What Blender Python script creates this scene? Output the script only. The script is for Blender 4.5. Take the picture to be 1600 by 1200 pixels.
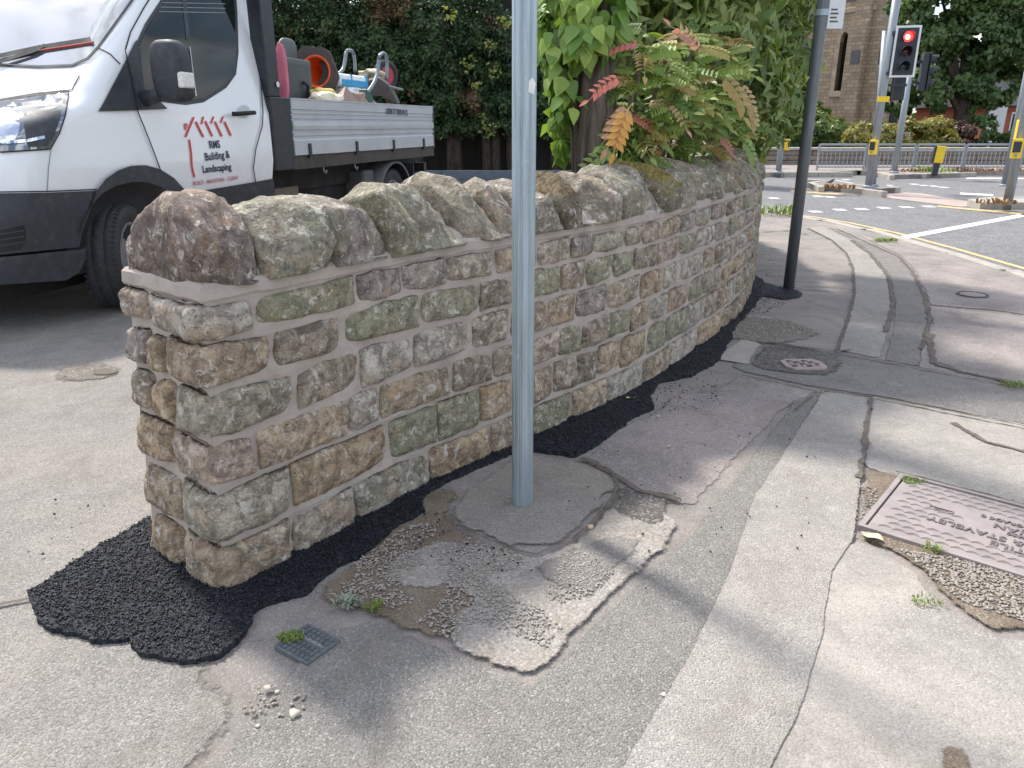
import bpy, bmesh, math, random
import numpy as np
from mathutils import Vector, Matrix, noise
from mathutils.geometry import tessellate_polygon, delaunay_2d_cdt
R = math.radians
random.seed(7); rng = np.random.default_rng(7)
scn = bpy.context.scene
for o in list(bpy.data.objects): bpy.data.objects.remove(o)

# ------------------------------------------------------------------ camera, sky, sun, exposure
FPX, YH, CH = 1180.0, 195.0, 1.2            # focal length and horizon in 1600 px units, camera height
TH = math.atan((600 - YH) / FPX); CT, ST = math.cos(TH), math.sin(TH)
cam = bpy.data.cameras.new('camera'); camo = bpy.data.objects.new('camera', cam)
scn.collection.objects.link(camo); scn.camera = camo
cam.sensor_width = 36; cam.lens = 36 * FPX / 1600; cam.clip_start = .05; cam.clip_end = 600
camo.location = (0, 0, CH); camo.rotation_euler = (R(90) - TH, 0, 0)

SKY_OFF = (2.7, 3.1, .5)
SUN_AZ, SUN_EL = R(-38), R(52)              # direction towards the sun, clockwise from +Y
w = bpy.data.worlds.new('World'); scn.world = w; w.use_nodes = True
nt = w.node_tree; nt.nodes.clear()
out = nt.nodes.new('ShaderNodeOutputWorld'); bg = nt.nodes.new('ShaderNodeBackground')
sky = nt.nodes.new('ShaderNodeTexSky'); sky.sky_type = 'NISHITA'; sky.sun_disc = False
sky.sun_elevation = SUN_EL; sky.sun_rotation = SUN_AZ; sky.air_density = 1.0; sky.dust_density = 1.5
tc = nt.nodes.new('ShaderNodeTexCoord'); mp = nt.nodes.new('ShaderNodeMapping')
mp.inputs['Scale'].default_value = (1.6, 1.6, 3.4); mp.inputs['Location'].default_value = SKY_OFF
nz = nt.nodes.new('ShaderNodeTexNoise'); nz.inputs['Scale'].default_value = 2.3
nz.inputs['Detail'].default_value = 7; nz.inputs['Roughness'].default_value = .58
rp = nt.nodes.new('ShaderNodeValToRGB'); rp.color_ramp.elements[0].position = .44; rp.color_ramp.elements[1].position = .56
nz2 = nt.nodes.new('ShaderNodeTexNoise'); nz2.inputs['Scale'].default_value = 4.5; nz2.inputs['Detail'].default_value = 5
rp2 = nt.nodes.new('ShaderNodeValToRGB')
rp2.color_ramp.elements[0].position = .35; rp2.color_ramp.elements[0].color = (2.6, 2.75, 3.1, 1)
rp2.color_ramp.elements[1].position = .65; rp2.color_ramp.elements[1].color = (8.6, 8.7, 8.8, 1)
mx = nt.nodes.new('ShaderNodeMix'); mx.data_type = 'RGBA'
L = nt.links.new
L(tc.outputs['Generated'], mp.inputs[0]); L(mp.outputs[0], nz.inputs[0]); L(mp.outputs[0], nz2.inputs[0])
L(nz.outputs[0], rp.inputs[0]); L(nz2.outputs[0], rp2.inputs[0])
L(rp.outputs[0], mx.inputs[0]); L(sky.outputs[0], mx.inputs[6]); L(rp2.outputs[0], mx.inputs[7])
L(mx.outputs[2], bg.inputs[0]); bg.inputs[1].default_value = .14; L(bg.outputs[0], out.inputs[0])

sl = bpy.data.lights.new('sun', 'SUN'); sl.energy = 2.9; sl.angle = R(5); sl.color = (1, .95, .87)
so = bpy.data.objects.new('sun', sl); scn.collection.objects.link(so)
sd = Vector((math.sin(SUN_AZ) * math.cos(SUN_EL), math.cos(SUN_AZ) * math.cos(SUN_EL), math.sin(SUN_EL)))
so.rotation_euler = sd.to_track_quat('Z', 'Y').to_euler(); so.location = sd * 40
vs = scn.view_settings; vs.view_transform = 'Standard'; vs.look = 'None'; vs.gamma = 1; vs.use_curve_mapping = False
vs.exposure = .97

# ------------------------------------------------------------------ placing helpers
def ray(px, py):
    u = (px - 800) / FPX; v = (py - 600) / FPX
    return Vector((u, CT - v * ST, -(ST + v * CT)))
def G(px, py, z=0.0):
    r = ray(px, py); t = (z - CH) / r.z
    return Vector((r.x * t, r.y * t, z))
def PY(px, py, Y):                           # point seen at a pixel, at depth Y
    r = ray(px, py); t = Y / r.y
    return Vector((r.x * t, Y, CH + r.z * t))
def proj(p):
    d = CH - p[2]; dep = p[1] * CT + d * ST; vy = -p[1] * ST + d * CT
    return 800 + FPX * p[0] / dep, 600 + FPX * vy / dep

# ------------------------------------------------------------------ object helpers
col = scn.collection
def tag(o, label=None, cat=None, group=None, kind=None):
    if label: o['label'] = label
    if cat: o['category'] = cat
    if group: o['group'] = group
    if kind: o['kind'] = kind
    return o
def empty(name, loc, label, cat, group=None, rz=0):
    o = bpy.data.objects.new(name, None); o.empty_display_size = .2; col.objects.link(o)
    o.location = loc; o.rotation_euler = (0, 0, rz)
    return tag(o, label, cat, group)
def link(name, me, mats, parent=None, world=True, smooth=False):
    o = bpy.data.objects.new(name, me); col.objects.link(o)
    if mats is not None and len(me.materials) == 0:
        for m in (mats if isinstance(mats, (list, tuple)) else [mats]): me.materials.append(m)
    if smooth and len(me.polygons): me.polygons.foreach_set('use_smooth', [True] * len(me.polygons))
    if parent is not None:
        o.parent = parent
        if world: o.matrix_parent_inverse = mw(parent).inverted()
    return o
def mw(o):
    m = Matrix.LocRotScale(o.location, o.rotation_euler, o.scale)
    return (mw(o.parent) @ o.matrix_parent_inverse @ m) if o.parent else m
def pydata(name, v, f, mats, parent=None, smooth=False, recenter=True):
    me = bpy.data.meshes.new(name)
    c = Vector((0, 0, 0))
    if recenter and len(v):
        c = sum((Vector(p) for p in v), Vector()) / len(v)
        v = [Vector(p) - c for p in v]
    me.from_pydata([tuple(p) for p in v], [], [tuple(q) for q in f]); me.update()
    o = link(name, me, mats, parent, smooth=smooth)
    if recenter: o.location = c
    return o
class MB:
    def __init__(s): s.v = []; s.f = []
    def add(s, v, f):
        n = len(s.v); s.v += [Vector(p) for p in v]; s.f += [tuple(i + n for i in q) for q in f]; return s
    def box(s, a, b, M=None, bev=0):
        x0, y0, z0 = a; x1, y1, z1 = b
        if bev:
            bm = bmesh.new(); bmesh.ops.create_cube(bm, size=1)
            for q in bm.verts: q.co = Vector((x0 + (q.co.x + .5) * (x1 - x0), y0 + (q.co.y + .5) * (y1 - y0), z0 + (q.co.z + .5) * (z1 - z0)))
            bmesh.ops.bevel(bm, geom=bm.edges[:], offset=bev, segments=2, affect='EDGES', profile=.5)
            bm.verts.index_update()
            v = [q.co.copy() for q in bm.verts]; f = [[q.index for q in fc.verts] for fc in bm.faces]; bm.free()
        else:
            v = [Vector(p) for p in ((x0,y0,z0),(x1,y0,z0),(x1,y1,z0),(x0,y1,z0),(x0,y0,z1),(x1,y0,z1),(x1,y1,z1),(x0,y1,z1))]
            f = [(0,3,2,1),(4,5,6,7),(0,1,5,4),(1,2,6,5),(2,3,7,6),(3,0,4,7)]
        if M is not None: v = [M @ p for p in v]
        return s.add(v, f)
    def tube(s, pts, r, n=12, cap=True):
        pts = [Vector(p) for p in pts]; rs = r if isinstance(r, (list, tuple)) else [r] * len(pts)
        v = []; prev = None
        for i, p in enumerate(pts):
            t = (pts[min(i + 1, len(pts) - 1)] - pts[max(i - 1, 0)]).normalized()
            if prev is None:
                a = t.orthogonal().normalized()
            else:
                a = (prev - t * prev.dot(t)).normalized()
            prev = a; b = t.cross(a)
            for k in range(n):
                an = 2 * math.pi * k / n
                v.append(p + (a * math.cos(an) + b * math.sin(an)) * rs[i])
        f = []
        for i in range(len(pts) - 1):
            for k in range(n):
                k2 = (k + 1) % n
                f.append((i * n + k, i * n + k2, (i + 1) * n + k2, (i + 1) * n + k))
        if cap: f.append(tuple(range(n - 1, -1, -1))); f.append(tuple((len(pts) - 1) * n + k for k in range(n)))
        return s.add(v, f)
    def lathe(s, prof, M=None, n=24):          # profile of (radius, height) round local z
        v = []; f = []
        for r, z in prof:
            for k in range(n):
                a = 2 * math.pi * k / n; v.append(Vector((r * math.cos(a), r * math.sin(a), z)))
        for i in range(len(prof) - 1):
            for k in range(n):
                k2 = (k + 1) % n; f.append((i*n+k, i*n+k2, (i+1)*n+k2, (i+1)*n+k))
        if M is not None: v = [M @ p for p in v]
        return s.add(v, f)
    def prism(s, poly, a, b, M=None):          # 2D polygon (x,z) pushed from y=a to y=b
        n = len(poly); v = [Vector((p[0], a, p[1])) for p in poly] + [Vector((p[0], b, p[1])) for p in poly]
        tri = tessellate_polygon([[Vector((p[0], p[1], 0)) for p in poly]])
        f = [tuple(t) for t in tri] + [tuple(i + n for i in t[::-1]) for t in tri]
        f += [(i, (i + 1) % n, (i + 1) % n + n, i + n) for i in range(n)]
        if M is not None: v = [M @ p for p in v]
        return s.add(v, f)
    def build(s, name, m, parent=None, smooth=False, recenter=True):
        o = pydata(name, s.v, s.f, m, parent, smooth, recenter)
        bm = bmesh.new(); bm.from_mesh(o.data); bmesh.ops.recalc_face_normals(bm, faces=bm.faces[:]); bm.to_mesh(o.data); bm.free()
        if smooth == 'auto':
            for e in o.data.edges: pass
            o.data.set_sharp_from_angle(angle=R(38))
        return o
def text_mesh(body, size, extrude=.0, bold=0.0, align='CENTER', shear=0, spacing=1, sx=1):
    cu = bpy.data.curves.new('lettering', 'FONT'); cu.body = body; cu.size = size; cu.extrude = extrude
    cu.offset = bold; cu.align_x = align; cu.shear = shear; cu.space_character = spacing; cu.resolution_u = 3
    o = bpy.data.objects.new('lettering', cu); col.objects.link(o)
    bpy.context.view_layer.update()
    me = bpy.data.meshes.new_from_object(o.evaluated_get(bpy.context.evaluated_depsgraph_get()))
    bpy.data.objects.remove(o); 
    for v in me.vertices: v.co.x *= sx
    me.materials.clear()
    return me

# ------------------------------------------------------------------ materials
def nmat(name, rough=.8, metal=0.0, spec=.5):
    m = bpy.data.materials.new(name); m.use_nodes = True; n = m.node_tree
    b = n.nodes['Principled BSDF']; b.inputs['Roughness'].default_value = rough
    b.inputs['Metallic'].default_value = metal; b.inputs['Specular IOR Level'].default_value = spec
    return m, n, b
def N(n, t, **k):
    x = n.nodes.new(t)
    for a, v in k.items():
        if a.startswith('i_'): x.inputs[int(a[2:])].default_value = v
        else: setattr(x, a, v)
    return x
def noise_n(n, vec, scale, detail=4, rough=.55, dist=0):
    x = n.nodes.new('ShaderNodeTexNoise'); x.inputs['Scale'].default_value = scale
    x.inputs['Detail'].default_value = detail; x.inputs['Roughness'].default_value = rough
    x.inputs['Distortion'].default_value = dist; n.links.new(vec, x.inputs[0]); return x.outputs[0]
def ramp(n, src, stops):
    r = n.nodes.new('ShaderNodeValToRGB'); cr = r.color_ramp
    while len(cr.elements) < len(stops): cr.elements.new(.5)
    for e, (p, c) in zip(cr.elements, stops):
        e.position = p; e.color = (c, c, c, 1) if isinstance(c, (int, float)) else (*c, 1)
    n.links.new(src, r.inputs[0]); return r.outputs[0]
def mixc(n, fac, a, b, mode='MIX'):
    x = n.nodes.new('ShaderNodeMix'); x.data_type = 'RGBA'; x.blend_type = mode; x.clamp_factor = True
    for i, s in ((0, fac), (6, a), (7, b)):
        if hasattr(s, 'links') or hasattr(s, 'is_linked'): n.links.new(s, x.inputs[i])
        elif i == 0: x.inputs[0].default_value = s
        else: x.inputs[i].default_value = (*s, 1) if len(s) == 3 else s
    return x.outputs[2]
def math_n(n, op, a, b=0.0):
    x = n.nodes.new('ShaderNodeMath'); x.operation = op
    for i, s in ((0, a), (1, b)):
        if hasattr(s, 'is_linked'): n.links.new(s, x.inputs[i])
        else: x.inputs[i].default_value = s
    return x.outputs[0]
def bump(n, b, h, strength=.5, dist=.01, prev=None):
    x = n.nodes.new('ShaderNodeBump'); x.inputs['Strength'].default_value = strength; x.inputs['Distance'].default_value = dist
    n.links.new(h, x.inputs['Height'])
    if prev is not None: n.links.new(prev, x.inputs['Normal'])
    n.links.new(x.outputs[0], b.inputs['Normal']); return x.outputs[0]
def pos(n): return n.nodes.new('ShaderNodeNewGeometry').outputs['Position']
def voro(n, vec, scale, feature='F1', out='Distance', rnd=1):
    x = n.nodes.new('ShaderNodeTexVoronoi'); x.inputs['Scale'].default_value = scale; x.feature = feature
    x.inputs['Randomness'].default_value = rnd
    n.links.new(vec, x.inputs[0]); return x.outputs[out]
def plain(name, c, rough=.6, metal=0, var=.12, scale=6, bmp=.0, bscale=60, spec=.5, coat=0, dirt=None):
    m, n, b = nmat(name, rough, metal, spec); p = pos(n)
    a = noise_n(n, p, scale, 5, .6)
    k = ramp(n, a, [(.3, tuple(x * (1 - var) for x in c)), (.7, tuple(min(1, x * (1 + var)) for x in c))])
    if dirt:
        dn = noise_n(n, p, scale * 2.3, 6, .7)
        k = mixc(n, ramp(n, dn, [(.5, 0), (.72, dirt[1])]), k, dirt[0])
    n.links.new(k, b.inputs['Base Color'])
    rr = ramp(n, a, [(.3, max(.02, rough * .85)), (.7, min(1, rough * 1.2))]); n.links.new(rr, b.inputs['Roughness'])
    if coat: b.inputs['Coat Weight'].default_value = coat; b.inputs['Coat Roughness'].default_value = .05
    if bmp: bump(n, b, noise_n(n, p, bscale, 4, .6), bmp, .004)
    return m
def crumble(n, b, p, sc=28, amt=1.5):
    at = n.nodes.new('ShaderNodeAttribute'); at.attribute_name = 'edge'
    q = math_n(n, 'ADD', noise_n(n, p, sc, 6, .75), math_n(n, 'MULTIPLY', noise_n(n, p, sc * .2, 3, .5), .6))
    h = math_n(n, 'MULTIPLY', math_n(n, 'SUBTRACT', q, .8), amt)
    a = math_n(n, 'ADD', math_n(n, 'SUBTRACT', 1.0, math_n(n, 'MULTIPLY', at.outputs['Fac'], 1.0)), math_n(n, 'MULTIPLY', h, at.outputs['Fac']))
    k = ramp(n, a, [(.22, 0), (.42, 1)]); n.links.new(k, b.inputs['Alpha'])
def asphalt(name, c, grain=150, light=.12, wear=.25, wearc=(.33, .30, .27), bstr=.6, dark=.35, patch=1.6, lc=(.48, .46, .43), fine=1.0, seed=0.0):
    m, n, b = nmat(name, .88, 0, .35); p0 = pos(n)
    mpn = n.nodes.new('ShaderNodeMapping'); mpn.inputs['Location'].default_value = (seed, seed * .7, 0)
    n.links.new(p0, mpn.inputs[0]); p = mpn.outputs[0]
    big = noise_n(n, p, patch, 6, .62, .4); mid = noise_n(n, p, 7, 6, .7, .3); fin = noise_n(n, p, 42, 5, .72)
    base = ramp(n, mid, [(.3, tuple(x * .80 for x in c)), (.7, tuple(x * 1.16 for x in c))])
    base = mixc(n, ramp(n, big, [(.42, 0), (.66, wear * 2.2)]), base, wearc)
    vc = voro(n, p, grain, out='Color'); vd = voro(n, p, grain)
    sep = n.nodes.new('ShaderNodeSeparateColor'); n.links.new(vc, sep.inputs[0])
    # stones of the aggregate: some pale, some dark, dark gaps between
    base = mixc(n, ramp(n, sep.outputs[0], [(0, .0), (1 - light - .12, 0), (1, .55)]), base, lc)
    base = mixc(n, ramp(n, sep.outputs[1], [(0, 0), (.55, 0), (1, dark)]), base, tuple(x * .42 for x in c))
    base = mixc(n, ramp(n, vd, [(.45, 0), (.85, dark * 1.3)]), base, tuple(x * .3 for x in c))
    base = mixc(n, ramp(n, noise_n(n, p0, 2.6, 7, .72, .8), [(.50, 0), (.68, .50)]), base, tuple(x * k_ for x, k_ in zip(c, (.58, .54, .50))))
    base = mixc(n, ramp(n, noise_n(n, p0, 5.5, 7, .7, .5), [(.56, 0), (.70, .34)]), base, (.34, .295, .245))
    base = mixc(n, ramp(n, noise_n(n, p0, 11, 5, .7, .3), [(.60, 0), (.68, .45)]), base, tuple(min(1, x * 1.35) for x in c))
    base = mixc(n, ramp(n, fin, [(.52, 0), (.72, .35)]), base, tuple(x * .55 for x in c))
    n.links.new(base, b.inputs['Base Color'])
    inv = math_n(n, 'SUBTRACT', 1.0, vd)
    crumble(n, b, p)
    hgt = math_n(n, 'ADD', inv, math_n(n, 'MULTIPLY', sep.outputs[2], .6))
    pv = bump(n, b, mid, .35, .012)
    pv = bump(n, b, fin, .5 * fine, .006, pv)
    bump(n, b, hgt, bstr, .0035, pv)
    return m
def stone_mat(name, moss=0.0):
    m, n, b = nmat(name, .86, 0, .3); p0 = pos(n); oi = n.nodes.new('ShaderNodeObjectInfo')
    off = n.nodes.new('ShaderNodeVectorMath'); off.operation = 'MULTIPLY_ADD'
    cv = n.nodes.new('ShaderNodeCombineXYZ')
    for i in range(3): n.links.new(oi.outputs['Random'], cv.inputs[i])
    n.links.new(cv.outputs[0], off.inputs[0]); off.inputs[1].default_value = (37, 19, 53); n.links.new(p0, off.inputs[2])
    p = off.outputs[0]
    oc = oi.outputs['Color']
    a = noise_n(n, p, 9, 6, .65, .5); c = noise_n(n, p, 22, 6, .7, .6); d = noise_n(n, p, 70, 6, .7)
    dk = mixc(n, 1.0, oc, (.44, .42, .42), 'MULTIPLY')
    base = mixc(n, ramp(n, c, [(.40, 0), (.58, .95)]), mixc(n, ramp(n, d, [(.35, 0), (.7, .5)]), oc, mixc(n, 1.0, oc, (1.45, 1.42, 1.38), 'MULTIPLY')), dk)
    base = mixc(n, ramp(n, a, [(.54, 0), (.66, .55)]), base, (.45, .31, .19))          # iron staining
    gm = math_n(n, 'MULTIPLY', ramp(n, noise_n(n, p, 11, 6, .68, .7), [(.40, 0), (.60, 1)]), oi.outputs['Alpha'])
    base = mixc(n, gm, base, (.25, .255, .165))  # algae
    base = mixc(n, ramp(n, noise_n(n, p, 16, 4, .6, .8), [(.57, 0), (.68, .22)]), base, (.25, .20, .19))   # mauve
    base = mixc(n, ramp(n, noise_n(n, p, 26, 7, .78, .4), [(.54, 0), (.62, .85)]), base, (.66, .62, .55))        # lichen, lime
    base = mixc(n, ramp(n, noise_n(n, p, 33, 8, .8, 1.2), [(.58, 0), (.64, .85)]), base, (.05, .045, .045))
    sp = noise_n(n, p, 95, 3, .6)
    base = mixc(n, ramp(n, sp, [(.64, 0), (.71, .6)]), base, (.70, .66, .58))
    base = mixc(n, ramp(n, noise_n(n, p, 120, 4, .7), [(.58, 0), (.66, .7)]), base, (.10, .085, .07))
    if moss:
        geo = n.nodes.new('ShaderNodeNewGeometry'); sx = n.nodes.new('ShaderNodeSeparateXYZ'); n.links.new(geo.outputs['Normal'], sx.inputs[0])
        mk = math_n(n, 'ADD', math_n(n, 'MULTIPLY', sx.outputs[2], .6), math_n(n, 'MULTIPLY', c, .7))
        mc = mixc(n, ramp(n, noise_n(n, p, 55, 5, .75), [(.4, 0), (.6, 1)]), (.055, .035, .02), (.22, .165, .09)) if moss == 1 else mixc(n, ramp(n, noise_n(n, p, 55, 5, .75), [(.4, 0), (.6, 1)]), (.10, .075, .025), (.30, .24, .06))
        base = mixc(n, ramp(n, mk, [(.58, 0), (.70, .95)]), base, mc)
    n.links.new(base, b.inputs['Base Color'])
    pv = bump(n, b, a, .8, .035); pv = bump(n, b, c, 1.0, .018, pv); bump(n, b, d, .9, .005, pv)
    return m
def leaf_mat(name, c, c2, rough=.45, trans=.35, attr=True, objcol=False):
    m, n, b = nmat(name, rough, 0, .5)
    p = pos(n); a = noise_n(n, p, 3.0, 3)
    if objcol: base = n.nodes.new('ShaderNodeObjectInfo').outputs['Color']
    else:
        at = n.nodes.new('ShaderNodeAttribute'); at.attribute_name = 'tone'
        base = mixc(n, at.outputs['Fac'], c, c2)
    base = mixc(n, ramp(n, noise_n(n, p, 40, 3), [(.4, .0), (.7, .25)]), base, tuple(x * .5 for x in c2))
    n.links.new(base, b.inputs['Base Color'])
    t = n.nodes.new('ShaderNodeBsdfTranslucent'); ms = n.nodes.new('ShaderNodeMixShader'); ms.inputs[0].default_value = trans
    bt = mixc(n, 1.0, base, (1.0, 1.0, .45), 'MULTIPLY'); n.links.new(bt, t.inputs[0])
    n.links.new(b.outputs[0], ms.inputs[1]); n.links.new(t.outputs[0], ms.inputs[2])
    n.links.new(ms.outputs[0], n.nodes['Material Output'].inputs[0])
    return m
def emis(name, c, s):
    m, n, b = nmat(name, .4); b.inputs['Base Color'].default_value = (*c, 1)
    b.inputs['Emission Color'].default_value = (*c, 1); b.inputs['Emission Strength'].default_value = s; return m

M = {}
M['pave'] = asphalt('worn_pavement', (.245, .225, .207), 260, .10, .45, (.36, .31, .28), .45, .22, 1.3)
M['drive'] = asphalt('driveway_asphalt', (.27, .255, .235), 210, .22, .30, (.36, .32, .28), .8, .38, 1.0, seed=5)
M['strip_dark'] = asphalt('grey_reinstatement', (.235, .225, .208), 210, .16, .12, (.32, .30, .27), .8, .42, 1.2, seed=9)
M['strip_light'] = asphalt('pale_reinstatement', (.35, .33, .302), 210, .22, .2, (.43, .38, .34), .8, .30, 1.4, lc=(.55, .52, .48), seed=3)
M['slab'] = asphalt('old_pale_pavement', (.325, .302, .275), 180, .10, .5, (.42, .38, .34), .5, .20, 2.0, seed=13)
M['slab_pink'] = asphalt('pinkish_pavement', (.255, .226, .212), 140, .08, .5, (.35, .30, .28), .4, .25, 2.0, seed=21)
M['band'] = asphalt('cross_band', (.235, .22, .205), 210, .12, .15, (.3, .27, .25), .7, .38, 1.5, seed=31)
M['postpatch'] = asphalt('brownish_post_patch', (.275, .25, .222), 210, .14, .3, (.33, .28, .23), .6, .3, 2.5, seed=33)
M['damp'] = asphalt('dark_patch', (.12, .11, .10), 120, .15, .2, (.2, .18, .16), .7, .4, 3, seed=41)
M['scree'] = asphalt('crumbled_concrete', (.34, .315, .285), 130, .25, .3, (.30, .25, .2), .6, .35, 5, lc=(.5, .48, .45), seed=51)
M['soil'] = asphalt('brown_soil', (.20, .155, .115), 180, .10, .4, (.27, .215, .16), .8, .3, 9, lc=(.4, .36, .3), seed=61)
M['road'] = asphalt('road_asphalt', (.17, .17, .175), 60, .12, .15, (.23, .23, .23), .4, .25, .5, seed=71)
M['crack'] = plain('crack_dirt', (.12, .10, .08), .95, var=.4, scale=30)
_n = M['crack'].node_tree; crumble(_n, _n.nodes['Principled BSDF'], pos(_n), 45, 2.6)
M['kerb'] = plain('kerb_stone', (.36, .33, .29), .85, var=.2, scale=8, bmp=.4)
M['yellow_line'] = plain('yellow_road_paint', (.58, .42, .20), .8, var=.25, scale=20)
M['white_line'] = plain('white_road_paint', (.70, .70, .68), .7, var=.12, scale=14)
M['tactile'] = plain('pink_tactile_paving', (.38, .30, .27), .85, var=.15, scale=3, bmp=.4, bscale=20)
M['mortar'] = plain('mortar', (.41, .355, .315), .92, var=.13, scale=7, bmp=.55, bscale=110, spec=.2, dirt=((.24, .17, .12), .45))
M['stone'] = stone_mat('sandstone'); M['stone_moss'] = stone_mat('mossy_sandstone', 1); M['stone_moss2'] = stone_mat('yellow_moss_sandstone', 2)
def tarm():
    m, n, b = nmat('fresh_tarmac', .7, 0, .15); p = pos(n)
    a = voro(n, p, 150, out='Color'); s = n.nodes.new('ShaderNodeSeparateColor'); n.links.new(a, s.inputs[0])
    n.links.new(ramp(n, s.outputs[0], [(0, (.010, .011, .014)), (.75, (.028, .030, .036)), (1, (.05, .054, .062))]), b.inputs['Base Color'])
    n.links.new(ramp(n, s.outputs[1], [(0, .5), (1, .75)]), b.inputs['Roughness'])
    bump(n, b, voro(n, p, 160), .9, .003); return m
M['tarmac'] = tarm()

# ------------------------------------------------------------------ ground sheets
def in_poly(X, Y, P):
    px = np.array([p.x for p in P]); py = np.array([p.y for p in P]); r = np.zeros(X.shape, bool); j = len(P) - 1
    for i in range(len(P)):
        c = ((py[i] > Y) != (py[j] > Y))
        with np.errstate(divide='ignore', invalid='ignore'):
            xi = (px[j] - px[i]) * (Y - py[i]) / (py[j] - py[i]) + px[i]
        r ^= c & (X < xi); j = i
    return r
def ragged(pts, step, amp, seed=0, closed=True):
    res = []; n = len(pts)
    for i in range(n if closed else n - 1):
        a = Vector(pts[i]); b = Vector(pts[(i + 1) % n]); L_ = (b - a).length; k = max(1, min(400, int(L_ / step)))
        for j in range(k):
            p = a.lerp(b, j / k)
            q = Vector((p.x * 9 + seed, p.y * 9, seed)); q2 = Vector((p.x * 55, p.y * 55 + seed, 3))
            dx = noise.noise(q) * amp + noise.noise(q2) * amp * .45
            dy = noise.noise(q + Vector((31, 7, 3))) * amp + noise.noise(q2 + Vector((9, 4, 8))) * amp * .45
            if j == 0 and amp < .004: dx = dy = 0
            res.append(Vector((p.x + dx, p.y + dy, p.z)))
    if not closed: res.append(Vector(pts[-1]))
    return res
def sheet(name, px, z, m, step=.03, amp=.008, lab=None, zr=None, world=False, fe=.035):
    pts = [Vector((p[0], p[1], z)) for p in px] if world else [Vector((*G(p[0], p[1], z if zr is None else zr).xy, z)) for p in px]
    pts = ragged(pts, step, amp, len(name) * 1.7 + z * 100) if step else pts
    pts = [p for i, p in enumerate(pts) if (p - pts[i - 1]).length > 1e-4]
    if step and fe:
        n = len(pts); area = sum(pts[i].x * pts[(i + 1) % n].y - pts[(i + 1) % n].x * pts[i].y for i in range(n)); sg = 1 if area > 0 else -1; ins = []
        for i in range(0, n):
            t = (pts[(i + 2) % n] - pts[i - 2]); t = t.normalized() if t.length else Vector((1, 0, 0)); q = pts[i] + Vector((-t.y, t.x, 0)) * sg * fe
            ins.append(q)
        X = np.array([q.x for q in ins]); Y = np.array([q.y for q in ins]); ok = in_poly(X, Y, pts)
        pa = np.array([(p.x, p.y) for p in pts])
        ok &= np.array([np.min(np.hypot(pa[:, 0] - a_, pa[:, 1] - b_)) > fe * .8 for a_, b_ in zip(X, Y)])
        sel = [q for q, k in zip(ins, ok) if k][::2]
        r = delaunay_2d_cdt([p.to_2d() for p in pts] + [q.to_2d() for q in sel], [(i, (i + 1) % n) for i in range(n)], [], 1, 1e-5)
        v = [Vector((p[0], p[1], z)) for p in r[0]]; tri = r[2]; ed = [1.0 if min(q) < n else 0.0 for q in r[3]] if len(r) > 3 else None
    else:
        v = pts; tri = tessellate_polygon([pts]); ed = None
    o = pydata(name, v, tri, m, recenter=False)
    if ed:
        at = o.data.attributes.new('edge', 'FLOAT', 'POINT'); at.data.foreach_set('value', ed)
    bm = bmesh.new(); bm.from_mesh(o.data); bmesh.ops.recalc_face_normals(bm, faces=bm.faces[:])
    if sum(f.normal.z for f in bm.faces) < 0: bmesh.ops.reverse_faces(bm, faces=bm.faces[:])
    bm.to_mesh(o.data); bm.free()
    return tag(o, lab, kind='structure')
def ribbon(name, px, wd, z, m, amp=.006, seed=0, taper=False, step=.03, zr=None, world=False):
    pts = [Vector((p[0], p[1], z)) for p in px] if world else [Vector((*G(p[0], p[1], z if zr is None else zr).xy, z)) for p in px]
    c = ragged(pts, step, amp, seed, False); v = []; f = []
    for i, p in enumerate(c):
        t = (c[min(i + 1, len(c) - 1)] - c[max(0, i - 1)]); t.z = 0; t = t.normalized() if t.length else Vector((1, 0, 0))
        nn = Vector((-t.y, t.x, 0)); ww = wd * (.5 if amp == 0 else (.35 + .5 * abs(noise.noise(p * 14 + Vector((seed, 0, 0)))) * 2))
        if taper: ww *= min(1, .15 + 2.5 * min(i, len(c) - 1 - i) / len(c))
        ww2 = ww * (1.7 if amp else 1)
        v += [p + nn * ww2, p, p - nn * ww2]
        if i: f += [(3*i-3, 3*i-2, 3*i+1, 3*i), (3*i-2, 3*i-1, 3*i+2, 3*i+1)]
    o = pydata(name, v, f, m, recenter=False)
    if amp: at = o.data.attributes.new('edge', 'FLOAT', 'POINT'); at.data.foreach_set('value', [1.0, .12, 1.0] * (len(v) // 3))
    return tag(o, None, kind='structure')
ZR = -.11                                     # road level
# road, reaching the horizon
tag(pydata('road', [(-260, -60, ZR), (260, -60, ZR), (260, 420, ZR), (-260, 420, ZR)], [(0, 1, 2, 3)], M['road'], recenter=False), kind='structure')
kerb_px = [(1760, 500), (1600, 434), (1500, 402), (1400, 372), (1330, 355), (1270, 343), (1225, 338), (1190, 334)]
kerb_w = [G(*p) for p in kerb_px]
last = kerb_w[-1]
kerb_w += [Vector((last.x - .6, last.y + 3, 0)), Vector((last.x - 2.5, last.y + 8, 0)), Vector((last.x - 5, last.y + 30, 0))]
first = kerb_w[0]
pv = [(p.x, p.y) for p in kerb_w] + [(-60, last.y + 30), (-60, -6), (first.x + 1.0, -6), (first.x + .3, 0)]
sheet('pavement', pv, 0, M['pave'], step=0, world=True)
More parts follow.
